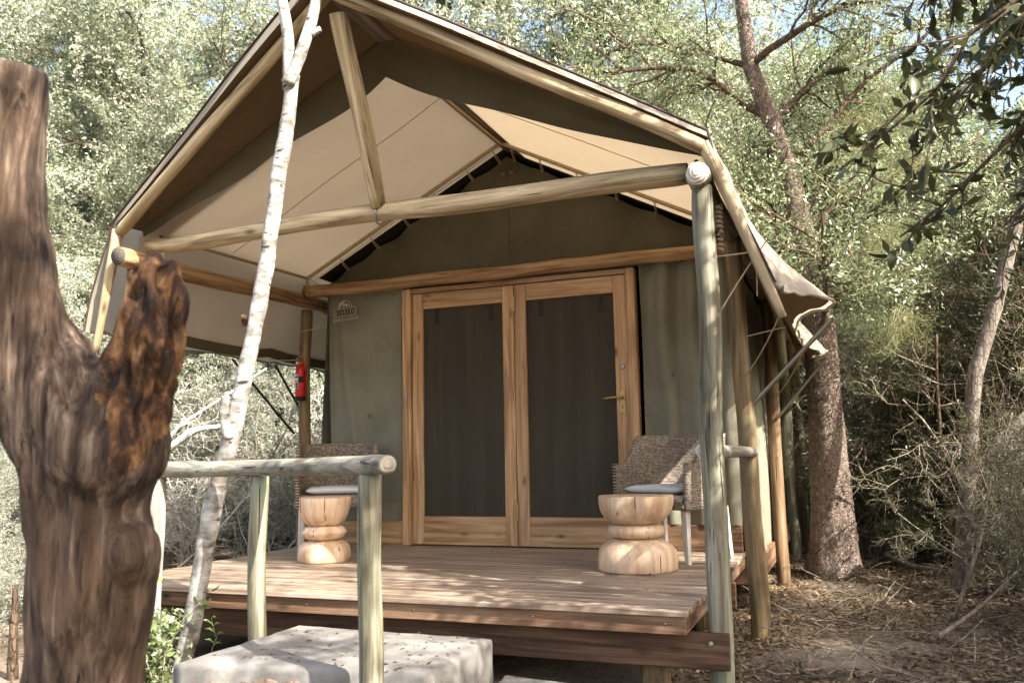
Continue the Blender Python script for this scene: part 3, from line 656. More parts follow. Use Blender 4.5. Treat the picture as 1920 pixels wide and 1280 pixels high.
hr = thing('log_handrail', 'bleached log handrail on peeled posts beside the landing', 'handrail', (.6, -2.55, GZ))
def bentlog(name, pts, rr, mat, parent, end):
    P = np.array(pts, float); t = np.linspace(0, len(P)-1, 44); i = np.minimum(t.astype(int), len(P)-2); fr = (t-i)[:, None]
    Q = P[i]*(1-fr)+P[i+1]*fr
    for _ in range(8): Q[1:-1] = (Q[:-2]+Q[2:]+2*Q[1:-1])/4
    rad = np.interp(t, np.arange(len(P)), rr); V, F = tube_geo(Q, rad, 20); V = V.reshape(44, 20, 3); ang = np.arange(20)*2*np.pi/20
    for a in range(44):
        for b in range(20):
            k = 1+.10*noise.noise((math.cos(ang[b])*.8, math.sin(ang[b])*.8, a*.28)); 
            if a in (0, 43): k *= .93
            V[a, b] = Q[a]+(V[a, b]-Q[a])*k
    V = V.reshape(-1, 3); v = [tuple(x) for x in V]; f = [tuple(int(q) for q in x) for x in F]; mi = [0]*len(f)
    for base, fl in ((0, 1), (43*20, 0)):
        c = len(v); v.append(tuple(V[base:base+20].mean(0)))
        for k in range(20): k2 = (k+1) % 20; f.append((base+k2, base+k, c) if fl else (base+k, base+k2, c)); mi.append(1)
    z, L = zrot(Q[0], Q[-1]); inv = z.inverted(); v = [tuple(inv @ Vector(x)) for x in v]
    return link(name, pymesh(name, v, f, [mat, end], mi), parent, z)
bentlog('top_rail', [(1.72, -3.275, .658), (1.58, -3.17, .655), (.57, -2.52, .643), (-.10, -2.46, .640), (-.42, -2.44, .640)], [.037, .038, .040, .043, .042], M['pole_grey'], hr, M['end'])
log('post', (1.575, -3.165, GZ-.1), (1.585, -3.175, .618), .047, .045, M['pole'], hr, label='cracked grey-green post nearest the camera', lump=.05)
log('post', (.57, -2.52, GZ-.1), (.57, -2.52, .602), .045, .043, M['pole'], hr, label='peeled post at the landing corner')
log('post', (-.145, -2.455, GZ-.1), (-.135, -2.455, .598), .043, .043, M['pole_grey'], hr)
# ------------------------------------------------------------------ furniture on the deck
def stool(loc, label, prof, facets, seed):
    s = thing('carved_stool', label, 'stool', loc, 0, None)
    for nm, pr in prof:
        v, f = lathe(pr, facets*4, .11, seed); 
        me = pymesh(nm, v, f, M['stool']); 
        for p in me.polygons: p.use_smooth = len(p.vertices) == 4
        link(nm, me, s, world_of(s))
    return s
stool((2.085, -.965, .001), 'wide pale carved wooden stool with rounded ring, beside the right post', [
    ('foot', [(.236, 0), (.246, .012), (.248, .07), (.236, .118), (.205, .150), (.160, .174), (.132, .186)]),
    ('ring', [(.130, .187), (.155, .194), (.172, .212), (.174, .232), (.165, .252), (.140, .264), (.126, .268)]),
    ('bowl', [(.128, .269), (.150, .276), (.190, .305), (.212, .345), (.220, .385), (.222, .425), (.217, .432)])], 12, 3)
stool((-.045, -1.03, .001), 'narrow pale carved stool with sharp-edged ring, in front of left chair', [
    ('foot', [(.172, 0), (.178, .01), (.177, .06), (.166, .10), (.140, .125), (.100, .140)]),
    ('ring', [(.098, .141), (.125, .155), (.150, .188), (.151, .194), (.130, .222), (.104, .236)]),
    ('bowl', [(.103, .237), (.125, .25), (.152, .285), (.168, .33), (.175, .38), (.178, .420), (.174, .424)])], 12, 8)

def make_chair(label):
    c = thing('wicker_armchair', label, 'chair', (0, 0, 0), 0, None)
    w, d, th = .285, .245, .032                       # half width, half depth; front is -Y
    # U-shaped plan: left arm front -> back -> right arm front
    plan = []; n = 56
    for i in range(n+1):
        t = i/n
        if t < .3: a = t/.3; x, y = -w-.01+.012*a, -d+a*(d+.04)
        elif t > .7: a = (1-t)/.3; x, y = w+.01-.012*a, -d+a*(d+.04)
        else:
            a = (t-.3)/.4; ang = math.pi-a*math.pi; ex = .62
            cx, sy_ = math.cos(ang), math.sin(ang); x = (w+.0)*math.copysign(abs(cx)**ex, cx); y = .04+(d-.04)*abs(sy_)**ex
        plan.append((x, y))
    arc_len = [0]
    for i in range(n): arc_len.append(arc_len[-1]+math.dist(plan[i], plan[i+1]))
    def top(t):
        q = abs(t-.5)*2
        if q < .42: return .80
        if q > .80: return .615-.01*(q-.8)
        s = (q-.42)/.38; return .80-.185*(s*s*(3-2*s))
    m = 16; v, uv = [], []
    for side in (0, 1):
        for j in range(m+1):
            for i in range(n+1):
                x, y = plan[i]; t = i/n; z0 = .325; z = z0+(top(t)-z0)*j/m; fl = (z-.33)/.47
                nx, ny = x*1.0, max(0, y-.02)*1.6; L = math.hypot(nx, ny)+1e-6; nx, ny = nx/L, ny/L
                k = .022*fl+(0 if side == 0 else -th); v.append((x+nx*k, y+ny*(k+.045*fl*(1 if y > .1 else 0)), z)); uv.append((arc_len[i], z))
    W = n+1; S = W*(m+1); f = [(j*W+i, j*W+i+1, (j+1)*W+i+1, (j+1)*W+i) for j in range(m) for i in range(n)]
    f += [(S+j*W+i+1, S+j*W+i, S+(j+1)*W+i, S+(j+1)*W+i+1) for j in range(m) for i in range(n)]
    f += [(m*W+i, m*W+i+1, S+m*W+i+1, S+m*W+i) for i in range(n)]+[(i+1, i, S+i, S+i+1) for i in range(n)]
    f += [(j*W, (j+1)*W, S+(j+1)*W, S+j*W) for j in range(m)]+[((j+1)*W+n, j*W+n, S+j*W+n, S+(j+1)*W+n) for j in range(m)]
    link('woven_shell', pymesh('woven_shell', v, f, M['wicker'], uv=uv), c)
    # seat deck and front apron
    v, f, uv = [], [], []
    prof = [(-d+.02, .325), (-d-.004, .33), (-d-.012, .37), (-d-.004, .412), (-d+.02, .42), (0, .418), (d-.05, .415)]
    for a, (y, z) in enumerate(prof):
        for i in range(13): v.append((-w+.02+(2*w-.04)*i/12, y, z)); uv.append((i/12*.55, a*.045))
    f = [(a*13+i, a*13+i+1, (a+1)*13+i+1, (a+1)*13+i) for a in range(len(prof)-1) for i in range(12)]
    link('seat', pymesh('seat', v, f, M['wicker'], uv=uv), c)
    for sx in (-1, 1):
        for fy in (-1, 1):
            x0, y0 = sx*(w-.035), (-d+.035 if fy < 0 else d-.05); x1, y1 = x0+sx*.012, y0+fy*(.008 if fy < 0 else .035)
            b = [(-.021, .021), (.021, .021), (.021, -.021), (-.021, -.021)]
            vv = [(x1+p*.68, y1+q*.68, .002) for p, q in b]+[(x0+p, y0+q, .335) for p, q in b]
            ff = [(0, 1, 2, 3), (7, 6, 5, 4)]+[((i+1) % 4, i, 4+i, 4+(i+1) % 4) for i in range(4)]
            link('leg', pymesh('leg', vv, ff, M['chair_leg'], smooth=False), c)
    return c
def make_cushion():
    nx, ny = 18, 16; v, f = [], []
    for s in (1, -1):
        for j in range(ny+1):
            for i in range(nx+1):
                x, y = i/nx*2-1, j/ny*2-1; e = max(0, (1-abs(x)**5)*(1-abs(y)**5))**.45; v.append((x*.228+.004*noise.noise((x*3, y*3, 1)), y*.215-.022, s*.028*e+.004*noise.noise((x*2.4, y*2.4, 6))*e))
    W = nx+1; S = W*(ny+1)
    f = [(j*W+i, j*W+i+1, (j+1)*W+i+1, (j+1)*W+i) for j in range(ny) for i in range(nx)]+[(S+j*W+i+1, S+j*W+i, S+(j+1)*W+i, S+(j+1)*W+i+1) for j in range(ny) for i in range(nx)]
    bm = bmesh.new(); me = pymesh('seat_cushion', v, f, M['cushion']); bm.from_mesh(me); bmesh.ops.remove_doubles(bm, verts=bm.verts, dist=.0005); bm.to_mesh(me); bm.free()
    me.polygons.foreach_set('use_smooth', np.ones(len(me.polygons), dtype=bool)); return me
ch1 = make_chair('brown wicker armchair with dappled sun, behind the right post'); ch2 = copy_tree(ch1)
ch2['label'] = 'brown wicker armchair below the red extinguisher, behind the handrail'
cm = make_cushion()
for ch, (x, y), face, lab in ((ch1, (2.205, -.385), math.atan2(-.89, -.45), 'thin pale seat cushion on the right wicker chair'), (ch2, (-.345, -.42), math.atan2(-.80, .52), 'thin pale seat cushion on the left wicker chair')):
    ch.matrix_basis = Matrix.Translation((x, y, .001)) @ Matrix.Rotation(face+math.pi/2, 4, 'Z')
    cu = link('seat_cushion', cm, None, ch.matrix_basis @ Matrix.Translation((0, 0, .449))); tag(cu, lab, 'cushion')

# fire extinguisher hanging on the rear left post
ex = thing('fire_extinguisher', 'red fire extinguisher tied to the rear left post', 'extinguisher', (-.995, .012, 1.175))
r = .044
v, f = lathe([(r*.9, .03), (r, .04), (r, .255), (r*.92, .278), (r*.6, .296), (.016, .304)], 24); link('cylinder', pymesh('cylinder', v, f, M['red']), ex, world_of(ex))
v, f = lathe([(r*.96, 0), (r*1.03, .003), (r*1.03, .028), (r*.9, .03)], 24); link('base_cup', pymesh('base_cup', v, f, M['black']), ex, world_of(ex))
v, f = lathe([(.017, .304), (.017, .335), (.012, .338), (.012, .352)], 14); vl = link('valve', pymesh('valve', v, f, M['brass']), ex, world_of(ex))
bx = world_of(ex).translation
board('trigger_lever', bx+Vector((-.012, -.06, .350)), bx+Vector((.012, .02, .358)), M['steel'], vl, .002)
rod('hose', [bx+Vector(p) for p in ((.01, -.02, .33), (.035, -.03, .345), (.05, -.02, .31), (.052, -.01, .26), (.05, -.012, .21))], .0075, M['red'], ex, 8)
v, f = lathe([(.013, 0), (.013, .012)], 14); link('gauge', pymesh('gauge', v, f, M['lbl_white']), vl, Matrix.Translation(bx+Vector((-.02, -.018, .32))) @ Matrix.Rotation(R(90), 4, 'X'))
def arcpatch(name, a0, a1, z0, z1, mat, off):
    n = 8; vv = []; 
    for rr in (r+off, r+off+.0008):
        for z in (z0, z1):
            for i in range(n+1): a = a0+(a1-a0)*i/n; vv.append((rr*math.cos(a), rr*math.sin(a), z))
    k = n+1; ff = [(i, i+1, k+i+1, k+i) for i in range(n)]; ff = [(2*k+i, 2*k+i+1, 3*k+i+1, 3*k+i) for i in range(n)]+[tuple(reversed(q)) for q in ff]
    link(name, pymesh(name, vv, ff, mat), ex, world_of(ex))
C0 = -math.pi/2-.30
arcpatch('label', C0-.75, C0+.45, .095, .215, M['lbl_white'], .0006); arcpatch('label_band', C0+.46, C0+1.5, .150, .200, M['black'], .0006)
for z0, z1, a0, a1, m in ((.187, .206, -.1, .36, 'lbl_blue'), (.187, .206, -.62, -.25, 'lbl_blue'), (.150, .170, -.45, .3, 'lbl_pink'), (.126, .146, -.6, -.2, 'lbl_blue'), (.126, .146, -.05, .38, 'lbl_blue'), (.101, .120, -.15, .38, 'lbl_blue')):
    arcpatch('label_print', C0+a0, C0+a1, z0, z1, M[m], .0022)
rod('hanging_cord', [(-1.03, .06, 1.60), (-1.005, .0, 1.56), (-.995, .010, 1.525)], .003, M['rope'], ex, 5); rod('hanging_cord', [(-.98, .055, 1.59), (-.985, .0, 1.55), (-.995, .010, 1.52)], .003, M['rope'], ex, 5)
# ------------------------------------------------------------------ dead stump in front
def remeshed(parts, voxel):
    t = Tubes(); F = []; V = []; n = 0
    for pts in parts:
        P = np.array([p[:3] for p in pts]); rr = np.array([p[3] for p in pts]); m = max(12, int(len(P)*5)); s = np.linspace(0, len(P)-1, m)
        Q = np.stack([np.interp(s, range(len(P)), P[:, i]) for i in range(3)], 1); q = np.interp(s, range(len(P)), rr)
        for _ in range(5): Q[1:-1] = (Q[:-2]+2*Q[1:-1]+Q[2:])/4; q[1:-1] = (q[:-2]+2*q[1:-1]+q[2:])/4
        v, f = tube_geo(Q, q, 24); V += [tuple(x) for x in v]; F += [tuple(int(k)+n for k in x) for x in f]
        F.append(tuple(n+k for k in range(23, -1, -1))); F.append(tuple(n+(m-1)*24+k for k in range(24))); n += len(v)
    me = pymesh('tmp', V, F, M['dead']); o = bpy.data.objects.new('tmp', me); COL.objects.link(o)
    md = o.modifiers.new('r', 'REMESH'); md.mode = 'VOXEL'; md.voxel_size = voxel; sm = o.modifiers.new('s', 'SMOOTH'); sm.iterations = 16
    dg = bpy.context.evaluated_depsgraph_get(); out = bpy.data.meshes.new_from_object(o.evaluated_get(dg)); bpy.data.objects.remove(o); bpy.data.meshes.remove(me); return out
TR = [(1.539, -4.397, -0.511, 0.1505), (1.572, -4.443, -0.102, 0.1313), (1.59, -4.475, 0.171, 0.118), (1.608, -4.482, 0.27, 0.113), (1.633, -4.49, 0.394, 0.122), (1.637, -4.498, 0.493, 0.122), (1.613, -4.519, 0.593, 0.119), (1.622, -4.529, 0.667, 0.131), (1.64, -4.535, 0.766, 0.148), (1.65, -4.54, 0.83, 0.13)]
LF = [(1.62, -4.49, 0.5, 0.09), (1.615, -4.505, 0.6, 0.108), (1.632, -4.54, 0.7, 0.135), (1.571, -4.582, 0.85, 0.1315), (1.53, -4.609, 0.942, 0.1169), (1.5, -4.632, 1.017, 0.1169), (1.483, -4.653, 1.117, 0.1114), (1.467, -4.68, 1.266, 0.1024), (1.467, -4.702, 1.415, 0.1002), (1.485, -4.713, 1.539, 0.1024), (1.492, -4.72, 1.609, 0.1036)]
ST = [(1.63, -4.49, 0.52, 0.09), (1.645, -4.505, 0.62, 0.108), (1.672, -4.533, 0.7, 0.138), (1.714, -4.519, 0.815, 0.1217), (1.76, -4.508, 0.863, 0.0999), (1.788, -4.51, 0.95, 0.0972), (1.799, -4.518, 1.036, 0.0799), (1.807, -4.526, 1.111, 0.059), (1.805, -4.532, 1.151, 0.046)]
KN = [(1.68, -4.47, 0.42, 0.07), (1.745, -4.51, 0.49, 0.066), (1.785, -4.52, 0.50, 0.044)]
SP = [[(1.785, -4.55, 1.09, 0.022), (1.783, -4.557, 1.165, 0.011)], [(1.842, -4.516, 1.08, 0.022), (1.850, -4.522, 1.155, 0.013)], [(1.865, -4.508, 1.0, 0.022), (1.892, -4.507, 1.07, 0.011)], [(1.81, -4.50, 1.10, .02), (1.815, -4.50, 1.175, .009)]]
me = remeshed([TR, LF, ST, KN]+SP, .0085)
co = np.empty(len(me.vertices)*3, np.float32); me.vertices.foreach_get('co', co); co = co.reshape(-1, 3); nr = np.empty_like(co); me.vertex_normals.foreach_get('vector', nr.ravel()) if False else None
nr = np.array([v.normal[:] for v in me.vertices]); mi_pts = []
for i in range(len(co)):
    x, y, z = (float(q) for q in co[i]); rot = max(0, min(1, (x-1.70)/.05))*max(0, min(1, (z-.74)/.1))
    d = .020*noise.noise((x*11, y*11, z*1.8))+.013*noise.noise((x*26, y*26, z*3.2))+.005*noise.noise((x*60, y*60, z*8))+.05*noise.noise((x*2.2, y*2.2, z*1.6+4))*.5
    if rot > 0: d += rot*(.030*noise.noise((x*24, y*24, z*7))+.020*noise.noise((x*48, y*48, z*14)))-rot*.01
    kd = math.dist((x, y, z), (1.80, -4.60, .51)); 
    if kd < .10: d += -.030*math.exp(-(kd/.026)**2)
    co[i] += nr[i]*d
me.vertices.foreach_set('co', co.ravel()); me.update()
me.materials.clear(); me.materials.append(M['dead']); me.materials.append(M['rotten'])
cen = np.array([p.center[:] for p in me.polygons]); rot = ((cen[:, 0]+.16*(cen[:, 2]-.9)+np.array([.05*noise.noise((p[0]*9, p[1]*9, p[2]*9))+.03*noise.noise((p[0]*30, p[1]*30, p[2]*20)) for p in cen])) > 1.715) & (cen[:, 2] > np.array([.73+.16*noise.noise((p[0]*8, p[1]*8, 3)) for p in cen]))
me.polygons.foreach_set('material_index', rot.astype(np.int32)); me.polygons.foreach_set('use_smooth', np.ones(len(me.polygons), dtype=bool))
stump = thing('dead_tree_stump', 'forked dead brown tree stump with a rotten broken arm, closest to the camera', 'stump', (1.54, -4.4, GZ)); me.name = 'trunk'; link('trunk', me, stump)

# ------------------------------------------------------------------ white trunk by the steps
def solid(name, pts, mat, parent, sides=18, lump=.10, zs=6, per=7):
    P = np.array([p[:3] for p in pts]); rr = np.array([p[3] for p in pts]); m = len(P)*per; s = np.linspace(0, len(P)-1, m)
    Q = np.stack([np.interp(s, range(len(P)), P[:, i]) for i in range(3)], 1); q = np.interp(s, range(len(P)), rr)
    for _ in range(per): Q[1:-1] = (Q[:-2]+2*Q[1:-1]+Q[2:])/4
    V, F = tube_geo(Q, q, sides); V = V.reshape(m, sides, 3)
    for a in range(m):
        for b in range(sides):
            p = V[a, b]; k = 1+lump*noise.noise((p[0]*16, p[1]*16, p[2]*zs))+lump*.5*noise.noise((p[0]*40, p[1]*40, p[2]*18)); V[a, b] = Q[a]+(p-Q[a])*k
    v = [tuple(x) for x in V.reshape(-1, 3)]; f = [tuple(int(k) for k in x) for x in F]+[tuple(range(sides-1, -1, -1)), tuple((m-1)*sides+k for k in range(sides))]
    return link(name, pymesh(name, v, f, mat), parent)
bt = thing('white_barked_tree', 'slender leaning white-barked tree forking in front of the tent gable', 'tree', (-.07, -2.32, GZ))
BM_ = [(-0.083, -2.322, -0.532, 0.0516), (-0.041, -2.331, -0.337, 0.0491), (0.002, -2.334, -0.198, 0.0484), (0.054, -2.346, 0.024, 0.046), (0.102, -2.359, 0.247, 0.0484), (0.163, -2.368, 0.497, 0.0476), (0.235, -2.368, 0.705, 0.0451), (0.296, -2.379, 0.914, 0.0436), (0.365, -2.388, 1.164, 0.0412), (0.431, -2.398, 1.414, 0.0412), (0.499, -2.412, 1.692, 0.04), (0.549, -2.432, 1.971, 0.0388), (0.607, -2.45, 2.249, 0.0388), (0.68, -2.48, 2.527, 0.0384), (0.71, -2.5, 2.68, 0.0365)]
solid('trunk', BM_, M['birch'], bt, 22, .17)
sh = lambda l, dy: [(x, y+dy, z, r) for x, y, z, r in l]
solid('limb', sh([(0.69, -2.465, 2.60, 0.036), (0.705, -2.499, 2.862, 0.031), (0.686, -2.535, 3.058, 0.0282), (0.665, -2.571, 3.254, 0.0253), (0.633, -2.624, 3.534, 0.0225), (.60, -2.7, 4.2, .018)], -.035), M['birch'], bt)
solid('limb', sh([(0.70, -2.469, 2.62, 0.036), (0.773, -2.461, 2.777, 0.031), (0.836, -2.46, 2.943, 0.0296), (0.882, -2.475, 3.082, 0.0282), (0.945, -2.52, 3.276, 0.0253), (1.043, -2.56, 3.582, 0.0225), (1.2, -2.6, 4.1, .016)], -.06), M['birch'], bt)
solid('branch_stub', sh([(0.832, -2.453, 2.880, 0.022), (0.878, -2.438, 2.903, 0.0141)], -.06), M['birch'], bt, 10); solid('branch_stub', [(0.272, -2.40, 0.80, 0.032), (0.262, -2.43, 0.93, 0.028), (0.270, -2.434, 1.02, 0.0224)], M['birch'], bt, 12)
solid('branch_stub', [(0.36, -2.40, 1.40, .02), (.385, -2.445, 1.43, .016)], M['rotten'], bt, 10)

# ------------------------------------------------------------------ generic trees
def norm(v): return v/(np.linalg.norm(v)+1e-9)
def branch_path(p, d, L, n, curl, up, g):
    pts = [p]; 
    for i in range(n):
        d = norm(d+g.normal(0, curl, 3)+np.array([0, 0, up])); p = p+d*(L/n); pts.append(p)
    return np.array(pts)
def child_dir(d, ang, g):
    r = norm(np.cross(d, g.normal(0, 1, 3))); return norm(d*math.cos(ang)+r*math.sin(ang))
def make_tree(seed, H, r0, nl, n2, n3, L1, L2, L3, curl=.18, up=.03, ang=(1.0, .9, .9), leaf=(.036, .4), nleaf=40000, mats=('bark_tree', 'twig', 'leaf_pale'), low=.12, stems=1, spread=.3, twr=.004, jit=.07, droop=0, stemlen=.8, minz=None):
    g = np.random.default_rng(seed); T, B, W = Tubes(), Tubes(), Tubes(); segs = []
    for s in range(stems):
        d = norm(np.array([g.normal(0, spread), g.normal(0, spread), 1.])); b = np.array([g.normal(0, spread*.5), g.normal(0, spread*.5), -.25]) if stems > 1 else np.array([0, 0, -.25])
        rs = r0*(1 if stems == 1 else g.uniform(.6, 1.1)); P0 = branch_path(b, d, H*stemlen*(1 if stems == 1 else g.uniform(.6, 1.1)), 9, .09 if stems == 1 else .14, .05, g); R0 = np.linspace(rs, rs*.3, 10); T.add(P0, R0, 8)
        for i in range(nl):
            t = low+(1-low)*(i+g.random())/nl; k = min(8, int(t*9)); p = P0[k]+(P0[k+1]-P0[k])*(t*9-k); dd = child_dir(norm(P0[k+1]-P0[k]), ang[0]*g.uniform(.6, 1.15), g)
            ln = L1*(1.15-.55*t)*g.uniform(.7, 1.2); P1 = branch_path(p, dd, ln, 7, curl, up, g); r1 = R0[k]*.5; B.add(P1, np.linspace(r1, r1*.3, 8), 6)
            for j in range(n2):
                t2 = g.uniform(.2, 1); k2 = min(6, int(t2*7)); d2 = child_dir(norm(P1[k2+1]-P1[k2]), ang[1]*g.uniform(.5, 1.2), g); P2 = branch_path(P1[k2]+(P1[k2+1]-P1[k2])*(t2*7-k2), d2, L2*g.uniform(.6, 1.2), 5, curl*1.2, up-droop, g); r2 = max(twr*1.5, r1*.35); W.add(P2, np.linspace(r2, twr, 6), 4)
                for q in range(n3):
                    t3 = g.uniform(.1, 1); k3 = min(4, int(t3*5)); d3 = child_dir(norm(P2[k3+1]-P2[k3]), ang[2]*g.uniform(.5, 1.2), g); P3 = branch_path(P2[k3], d3, L3*g.uniform(.5, 1.3), 3, curl*1.3, -droop, g); W.add(P3, np.linspace(twr, twr*.5, 4), 3)
                    for a in range(3): segs.append((P3[a], P3[a+1]))
                for a in range(2, 5): segs.append((P2[a], P2[a+1]))
    S = np.array(segs); idx = g.integers(0, len(S), nleaf); t = g.random((nleaf, 1)); c = S[idx, 0]*(1-t)+S[idx, 1]*t+g.normal(0, jit, (nleaf, 3))*g.random((nleaf, 1))
    if minz is not None: c = c[c[:, 2] > minz]
    return T.mesh('trunk', M[mats[0]]), B.mesh('limbs', M[mats[0]]), W.mesh('twigs', M[mats[1]]), quads_mesh('crown', leaf_quads(c, leaf[0], leaf[1], g), M[mats[2]])
def leaf_quads(c, L, asp, g, flat=0):
    n = len(c); d = g.normal(0, 1, (n, 3)); d[:, 2] -= .3; 
    if flat: d[:, 2] *= flat
    d /= np.linalg.norm(d, axis=1, keepdims=True); r = g.normal(0, 1, (n, 3)); 
    if flat: r[:, 2] *= flat
    s = np.cross(d, r); 
    if flat: s = np.cross(d, np.array([0, 0, 1.])+r*.35)
    s /= np.linalg.norm(s, axis=1, keepdims=True)+1e-9
    l = L*g.uniform(.6, 1.3, (n, 1)); w = l*asp*.5; return np.stack([c, c+d*l*.5+s*w, c+d*l, c+d*l*.5-s*w], 1)
def plant(kind, name, x, y, rot, sc, label, cat, group=None, z=None, tilt=None):
    o = thing(name, label, cat, (x, y, gheight(x, y) if z is None else z), 0, group)
    mw = o.matrix_basis @ Matrix.Rotation(rot, 4, 'Z') @ Matrix.Scale(sc, 4)
    if tilt: mw = mw @ Matrix.Rotation(tilt, 4, 'X')
    o.matrix_basis = mw; WM[o.name] = mw
    for nm, me in zip(('trunk', 'limbs', 'twigs', 'crown'), kind): link(nm, me, o, mw, None, None if nm == 'trunk' else 'stuff')
    return o
KA = make_tree(1, 5.2, .07, 18, 9, 7, 1.8, .75, .38, jit=.055, leaf=(.034, .44), nleaf=130000, mats=('bark_grey', 'twig_white', 'leaf_pale'), low=.08, droop=.05)
KA2 = make_tree(2, 4.6, .06, 10, 8, 7, 1.5, .7, .36, jit=.05, leaf=(.032, .40), nleaf=95000, mats=('bark_grey', 'twig', 'leaf_grey'), low=.05, stems=3, spread=.3, droop=.04)
KB = make_tree(3, 8.5, .13, 24, 11, 4, 2.6, 1.0, .45, jit=.07, leaf=(.044, .44), nleaf=170000, mats=('bark_tree', 'twig', 'leaf_mid'), low=.22, droop=.06)
KC = make_tree(4, 3.6, .030, 6, 6, 5, 1.0, .55, .3, curl=.3, leaf=(.034, .36), nleaf=22000, mats=('twig', 'twig', 'leaf_dark'), low=.12, stems=9, spread=.34, twr=.0032)
KV = make_tree(12, 4.6, .026, 5, 5, 5, .7, .5, .3, curl=.3, leaf=(.034, .36), nleaf=26000, mats=('twig_dark', 'twig_dark', 'leaf_dark'), low=.1, stems=13, spread=.16, twr=.003)
KD = make_tree(5, 6.0, .09, 16, 9, 6, 1.9, .8, .4, jit=.09, leaf=(.046, .40), nleaf=60000, mats=('bark_tree', 'twig_dark', 'leaf_dark'), low=.15, droop=.03)
KP_ = make_tree(8, 8.6, .12, 24, 11, 4, 2.5, 1.0, .45, jit=.07, leaf=(.040, .44), nleaf=170000, mats=('bark_grey', 'twig', 'leaf_pale'), low=.15, droop=.06)
KS = make_tree(9, 5.6, .11, 16, 9, 6, 2.2, .8, .4, jit=.07, leaf=(.055, .40), nleaf=32000, mats=('bark_tree', 'twig_dark', 'leaf_dark'), low=.5, droop=.02, minz=2.2)
KW = make_tree(6, 2.6, .022, 6, 6, 5, .9, .5, .28, curl=.32, leaf=(.022, .4), nleaf=2500, mats=('twig_white', 'twig_white', 'leaf_grey'), low=.15, stems=6, spread=.4, twr=.003)
L_A = ('pale_thorn_tree', 'pale small-leaved thorn tree in the sunlit thicket left of the tent', 'tree', 'pale thorn trees left of the tent')
for x, y, r_, s in ((-3.4, 2.6, .3, .95), (-5.6, 1.0, 1.9, 1.05), (-2.9, 5.2, 3.1, 1.1), (-5.6, 4.6, 4.4, 1.2), (-8.2, 4.2, 5.2, 1.35), (-4.2, 8.4, .9, 1.4), (-8.2, 8.6, 2.2, 1.6), (-11, 6.2, 3.6, 1.6)): plant(KA, L_A[0], x, y, r_, s, L_A[1], L_A[2], L_A[3])
for x, y, r_, s in ((3.75, 7.4, .8, .6), (4.4, 9.6, 2.6, .85), (3.3, 9.0, 4.4, .8)): plant(KA2 if False else KA, 'pale_leaf_tree', x, y, r_, s, 'pale-leaved tree glimpsed past the rough-barked trunk', 'tree', 'pale trees beyond the rough-barked trunk')
L_A2 = ('grey_shrub_tree', 'grey-green many-stemmed bush tree left of the tent', 'tree', 'grey-green bush trees left of the tent')
for x, y, r_, s in ((-1.95, -2.1, .7, .30), (-2.5, -1.7, 2.7, .36), (-1.55, -2.65, 4.2, .24), (-2.9, -2.3, 5.0, .4), (-2.6, 1.6, .5, .62), (-4.2, .2, 2.5, .8), (-2.2, 3.6, 4.1, .75), (-4.6, 3.0, 5.5, .9), (-6.6, 2.6, 1.2, 1.0), (-3.5, -.9, 3.3, .55), (-2.0, 6.5, .2, 1.0), (-6.6, 6.8, 2.8, 1.2)): plant(KA2, L_A2[0], x, y, r_, s, L_A2[1], L_A2[2], L_A2[3])
L_B = ('tall_leafy_tree', 'tall mid-green tree rising behind the tent roof', 'tree', 'tall green trees behind the tent')
for x, y, r_, s in ((-1.6, 9.4, .4, 1.0), (1.2, 8.9, 2.0, 1.1), (3.6, 9.6, 3.7, 1.05), (5.6, 11.2, 5.0, 1.15), (.2, 8.1, 5.5, .95), (2.5, 8.3, .9, 1.0), (4.7, 8.9, 2.3, .95), (-3.2, 9.0, 3.1, 1.1), (2.4, 11.2, 4.4, 1.25), (6.8, 8.6, 1.6, 1.1), (0, 13, 1.1, 1.4), (3.5, 14, 2.9, 1.5), (-5, 13, 4.6, 1.45), (8, 15, .2, 1.5), (-10, 12, 5.7, 1.5)): plant(KB, L_B[0], x, y, r_, s, L_B[1], L_B[2], L_B[3])
L_P = ('tall_pale_tree', 'tall pale-leaved tree filling the sky above the left eave', 'tree', 'tall pale trees behind the left of the tent')
for x, y, r_, s in ((-3.5, 8.7, 1.4, 1.6), (-1.9, 8.6, 3.9, 1.55), (-6.4, 4.0, 2.9, 1.2), (-4.0, 6.0, .6, 1.25), (-1.6, 7.9, 5.0, 1.3), (-8.0, 3.6, 4.0, 1.25), (-9.4, 1.4, .3, 1.1), (-11.5, 3.0, 2.2, 1.25), (-.3, 10.2, 1.2, 1.5), (-7.4, 2.6, .9, 1.05), (-4.7, 4.4, 1.7, 1.08), (-2.6, 7.7, 2.4, 1.25), (-1.0, 8.8, 3.3, 1.3), (-6.2, 7.4, 4.6, 1.25), (-10.0, 4.6, 5.4, 1.25), (-3.6, 6.6, .4, .95), (-6.0, 5.2, 2.0, .95), (-8.6, 6.2, 3.7, 1.05), (-5.6, 9.4, 5.0, 1.15), (-9.6, 9.8, 1.1, 1.3), (-2.6, 11.0, 2.9, 1.2), (-12.5, 8.5, 4.1, 1.35)): plant(KP_, L_P[0], x, y, r_, s, L_P[1], L_P[2], L_P[3])
for x, y, r_, s, lab in ((5.3, -5.1, 1.1, .92, 'shade tree beside the viewer on the right'), (5.6, -7.4, .4, 1.0, 'shade tree standing behind the viewer on the right'), (7.3, -4.9, 2.0, 1.0, 'shade tree to the right of the landing, outside the view'), (7.6, -2.7, 3.9, 1.05, 'shade tree to the right of the deck, outside the view'), (8.9, 3.2, 5.1, 1.1, 'shade tree beyond the right thicket, outside the view')): plant(KS, 'shade_tree', x, y, r_, s, lab, 'tree', 'shade trees right of the steps')
